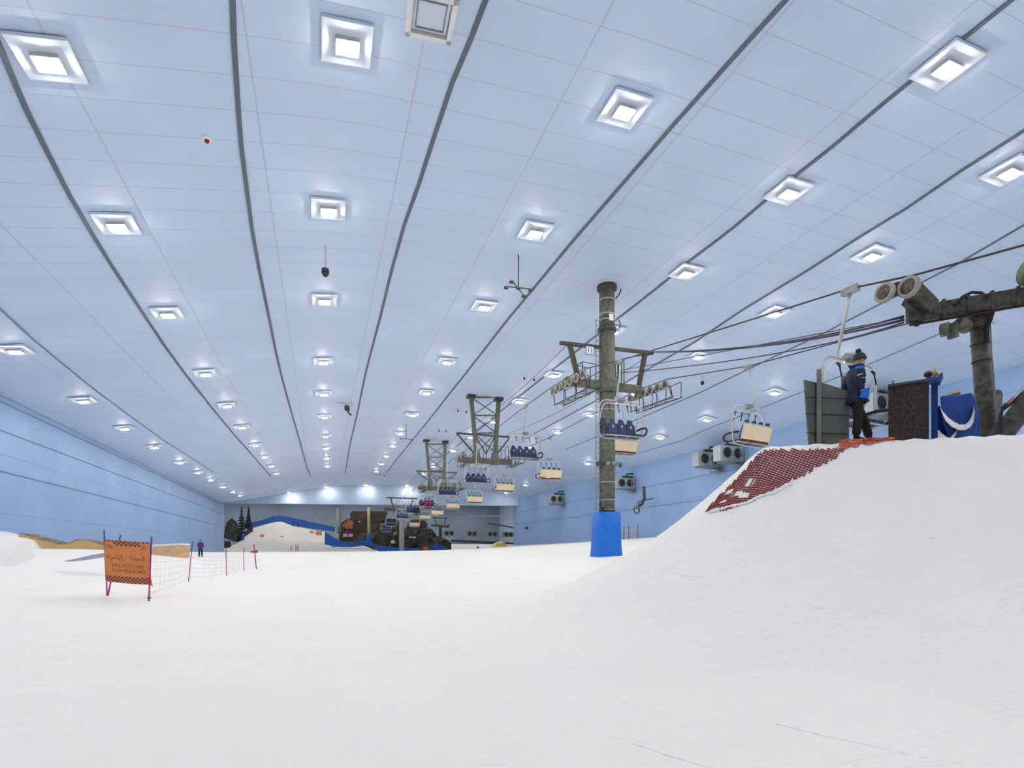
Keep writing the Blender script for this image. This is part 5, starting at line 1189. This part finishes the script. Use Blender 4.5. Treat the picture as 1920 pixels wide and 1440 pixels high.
# pines at the left
def pine(px, pyb, pyt, Y, wpx, lab, seed):
    b = Yp(px, pyb, Y); tp_ = Yp(px, pyt, Y); t = thing('pine_tree', lab, 'tree', b); H_ = tp_.z-b.z; W_ = (Yp(px+wpx, pyb, Y)-b).x
    MB().cyl(b, (b.x, b.y, b.z+H_*0.95), 0.35, 8, 0.08).build('trunk', 'bark', t, world=True)
    rnd = random.Random(seed); m = MB(); L_ = 11
    for k in range(L_):
        f = k/L_; z = b.z+H_*(0.12+0.85*f); r = W_*(1-f)**0.8*(0.8+0.4*rnd.random()); nb = 9
        for q in range(nb):
            a = 2*PI*q/nb+rnd.random(); rr = r*(0.7+0.5*rnd.random()); d = Vector((math.cos(a), math.sin(a), 0)); s_ = Vector((-d.y, d.x, 0)); c = Vector((b.x, b.y, z))
            m.add([c+Vector((0, 0, .35)), c+d*rr*.6+s_*rr*.28+Vector((0, 0, -.1)), c+d*rr+Vector((0, 0, -.55)), c+d*rr*.6-s_*rr*.28+Vector((0, 0, -.1)), c-Vector((0, 0, .3))], [(0, 1, 2), (0, 2, 3), (4, 2, 1), (4, 3, 2), (0, 4, 1), (0, 3, 4)])
    m.build('branches', 'pine', t, world=True)
for i, (px, b, tp_, w_, lab) in enumerate(((453, 1016, 944, 12, 'tallest dark pine at the left end of the far hill'), (436, 1014, 968, 12, 'dark bushy pine left of the tallest pine'), (426, 1010, 975, 9, 'dark pine cut by the left edge of the opening'), (466, 994, 946, 8, 'slim dark pine right of the tallest pine'), (445, 1016, 980, 10, 'low dark pine in front of the tallest pine'))):
    pine(px, b, tp_, 168+i, w_, lab, i)
# fences and markers on the far hill
o = band([(457, 1002), (464, 993), (474, 985)], [(459, 1020), (466, 1006), (474, 999)], 166, 0.15).build('red_net_fence', 'jpurple'); tag(o, 'purple-red net fence climbing the left edge of the far hill', 'fence')
o = MB().prism([Yp(x, y, 160) for x, y in ((453, 1001), (457.5, 1000), (458, 1015), (454, 1016))], (0, 0.4, 0)).build('blue_pad', 'barrier'); tag(o, 'small upright blue pad at the left foot of the far hill', 'pad')
o = MB().prism([Yp(x, y, 150) for x, y in ((420, 1015), (432, 1015), (433, 1030), (421, 1032))], (0, 0.5, 0)).build('maroon_hoarding', 'maroon'); tag(o, 'dark maroon hoarding at the left foot of the opening', 'hoarding')
for i, (px, py, w2, h2, mt, Y, lab) in enumerate(((491.5, 1005, 4, 3, 'pink', 160, 'pink marker board on the far hill, leftmost'), (527.5, 1008, 4, 3, 'pink', 159, 'pink marker board on the middle of the far hill'), (526.5, 1022, 4.5, 2.5, 'facade', 150, 'orange-brown marker board at the foot of the far hill'), (584.5, 998, 3.3, 3, 'pink', 166, 'small pink board near the right edge of the far hill'), (598, 999.5, 6, 4, 'pink', 165, 'largest pink board at the right edge of the far hill'))):
    a = Yp(px-w2, py-h2, Y); b = Yp(px+w2, py+h2, Y); t = thing('marker_board', lab, 'board', (a+b)/2)
    MB().prism([a, Vector((b.x, Y, a.z)), b, Vector((a.x, Y, b.z))], (0, 0.12, 0)).build('board_face', mt, t, world=True)
    for s_ in (0.2, 0.8): x = a.x+(b.x-a.x)*s_; MB().cyl((x, Y+.1, b.z-1.6), (x, Y+.1, b.z), 0.06, 6).build('board_leg', 'steel2', t, world=True)
for i, px in enumerate((546, 555, 558)):
    a = Yp(px, 1040, 145); b = Yp(px+(1 if i > 1 else 0), 1024 if i < 1 else 1022, 145); o = MB().cyl(a, b, 0.10, 6).build('marker_pole', 'redf'); tag(o, '%s thin red pole at the foot of the far hill' % ('leftmost', 'middle', 'rightmost')[i], 'pole')
m = MB().ribbon([Yp(x, y, 148) for x, y in ((474, 1024), (500, 1023), (530, 1024), (545, 1033))], [Yp(x, y, 148) for x, y in ((472, 1042), (500, 1042), (530, 1042), (547, 1042))], (0, 6, -0.4)); tag(m.build('snow_ledge', 'snow'), 'grey-fronted snow ledge at the foot of the far hill', 'snow ledge')
# right part: rail, units, groomer
for i, px in enumerate((841, 884, 922, 952)):
    c = Yp(px, 1000+i*0.8, 196); t = thing('far_fan_unit', '%s small dark fan unit on the far grey wall' % ('leftmost', 'second from the left,', 'third from the left,', 'rightmost')[i], 'fan unit', c)
    MB().box(c, (4.0, 2.0, 2.0)).build('casing', 'grey', t, world=True); 
    for s_ in (-1, 1): MB().cyl(c+Vector((s_*0.9, -1.0, 0)), c+Vector((s_*0.9, -1.12, 0)), 0.75, 12).build('fan', 'fan', t, world=True)
    MB().box(c+Vector((0, 0, -2)), (5.0, 1.5, 0.2)).bar(c+Vector((-2, .5, -2)), c+Vector((-2, .5, 1.6)), .15).build('bracket', 'galv', t, world=True)
for i, (p0, p1, th, lab) in enumerate((((842, 968), (975, 968), 0.25, 'upper dark duct line across the far grey wall'), ((915, 981), (972, 991), 0.5, 'sloping dark duct on the right of the far wall'), ((846, 1014), (972, 1020), 0.9, 'dark kerb rail at the foot of the far grey wall'))):
    m = MB().bar(Yp(p0[0], p0[1], 200), Yp(p1[0], p1[1], 200), th); tag(m.build('wall_duct', 'wallb' if i == 0 else 'kioske'), lab, 'duct')
Gm = thing('yellow_tent', 'low yellow and white shelter on the snow near the right end of the opening', 'shelter', Yp(938, 1026, 160))
m = MB(); q = [Yp(x, y, 160) for x, y in ((927, 1025), (931, 1019), (938, 1016), (944, 1015.5), (948, 1020), (951, 1026), (944, 1024))]; m.prism(q, (0, 3, 0)); m.build('canopy', 'yellow', Gm, world=True)
MB().prism([Yp(x, y, 159.8) for x, y in ((934, 1019.5), (941, 1015), (944, 1017.5), (938, 1020))], (0, 3.3, 0)).build('white_stripe', 'white', Gm, world=True)
o = MB().lathe(Yp(895.5, 1033, 146), (0, 0, 1), [(0.55, -.6), (0.5, 0.6), (0.25, 1.0), (0.03, 1.5)], 10).build('dark_cone', 'rock'); tag(o, 'small dark cone-shaped cover on the snow right of the grey hut', 'cover')
o = MB().lathe(atX(985, 990, XR-.5), (1, 0, 0), [(0.3, 0), (0.3, .4)], 10).build('wall_fitting', 'steel2'); tag(o, 'small dark fitting on the right wall near the far opening', 'wall fitting')

# ------------------------------------------------------------------ ski tracks: low ridges of pushed snow
for i, (ln, lab) in enumerate((([(1118, 1372), (1180, 1392), (1250, 1415), (1345, 1444)], 'thin ski track ridge at the bottom of the snow, middle one of three'), ([(1455, 1356), (1540, 1378), (1640, 1400), (1740, 1422), (1830, 1436)], 'longest ski track ridge curving across the lower snow'), ([(1828, 1296), (1860, 1312), (1925, 1346)], 'short ski track ridge at the edge of the picture, lower snow'), ([(1440, 1134), (1520, 1139), (1600, 1146), (1680, 1153)], 'faint ski track ridge crossing the foot of the mound'), ([(1180, 1075), (1230, 1070), (1290, 1080), (1330, 1083)], 'row of small snow crumbs at the foot of the mound'), ([(1560, 1035), (1640, 1025), (1720, 1012), (1800, 1006)], 'faint ridge of snow on the face of the mound'))):
    g = [at_surf(x, y, ground, t0=2, t1=40) for x, y in ln]; fine = [g[k].lerp(g[k+1], q/8) for k in range(len(g)-1) for q in range(8)]+[g[-1]]
    m = MB().tube([Vector((p.x+.01*nz_(p.x*3, p.y*3), p.y+.01*nz_(p.y*3, p.x), ground(p.x, p.y)-0.004)) for p in fine], [0.004+0.013*abs(nz_(p.x*2, p.y*5)) for p in fine], 6)
    tag(m.build('ski_track', 'snow'), lab, 'ski track')
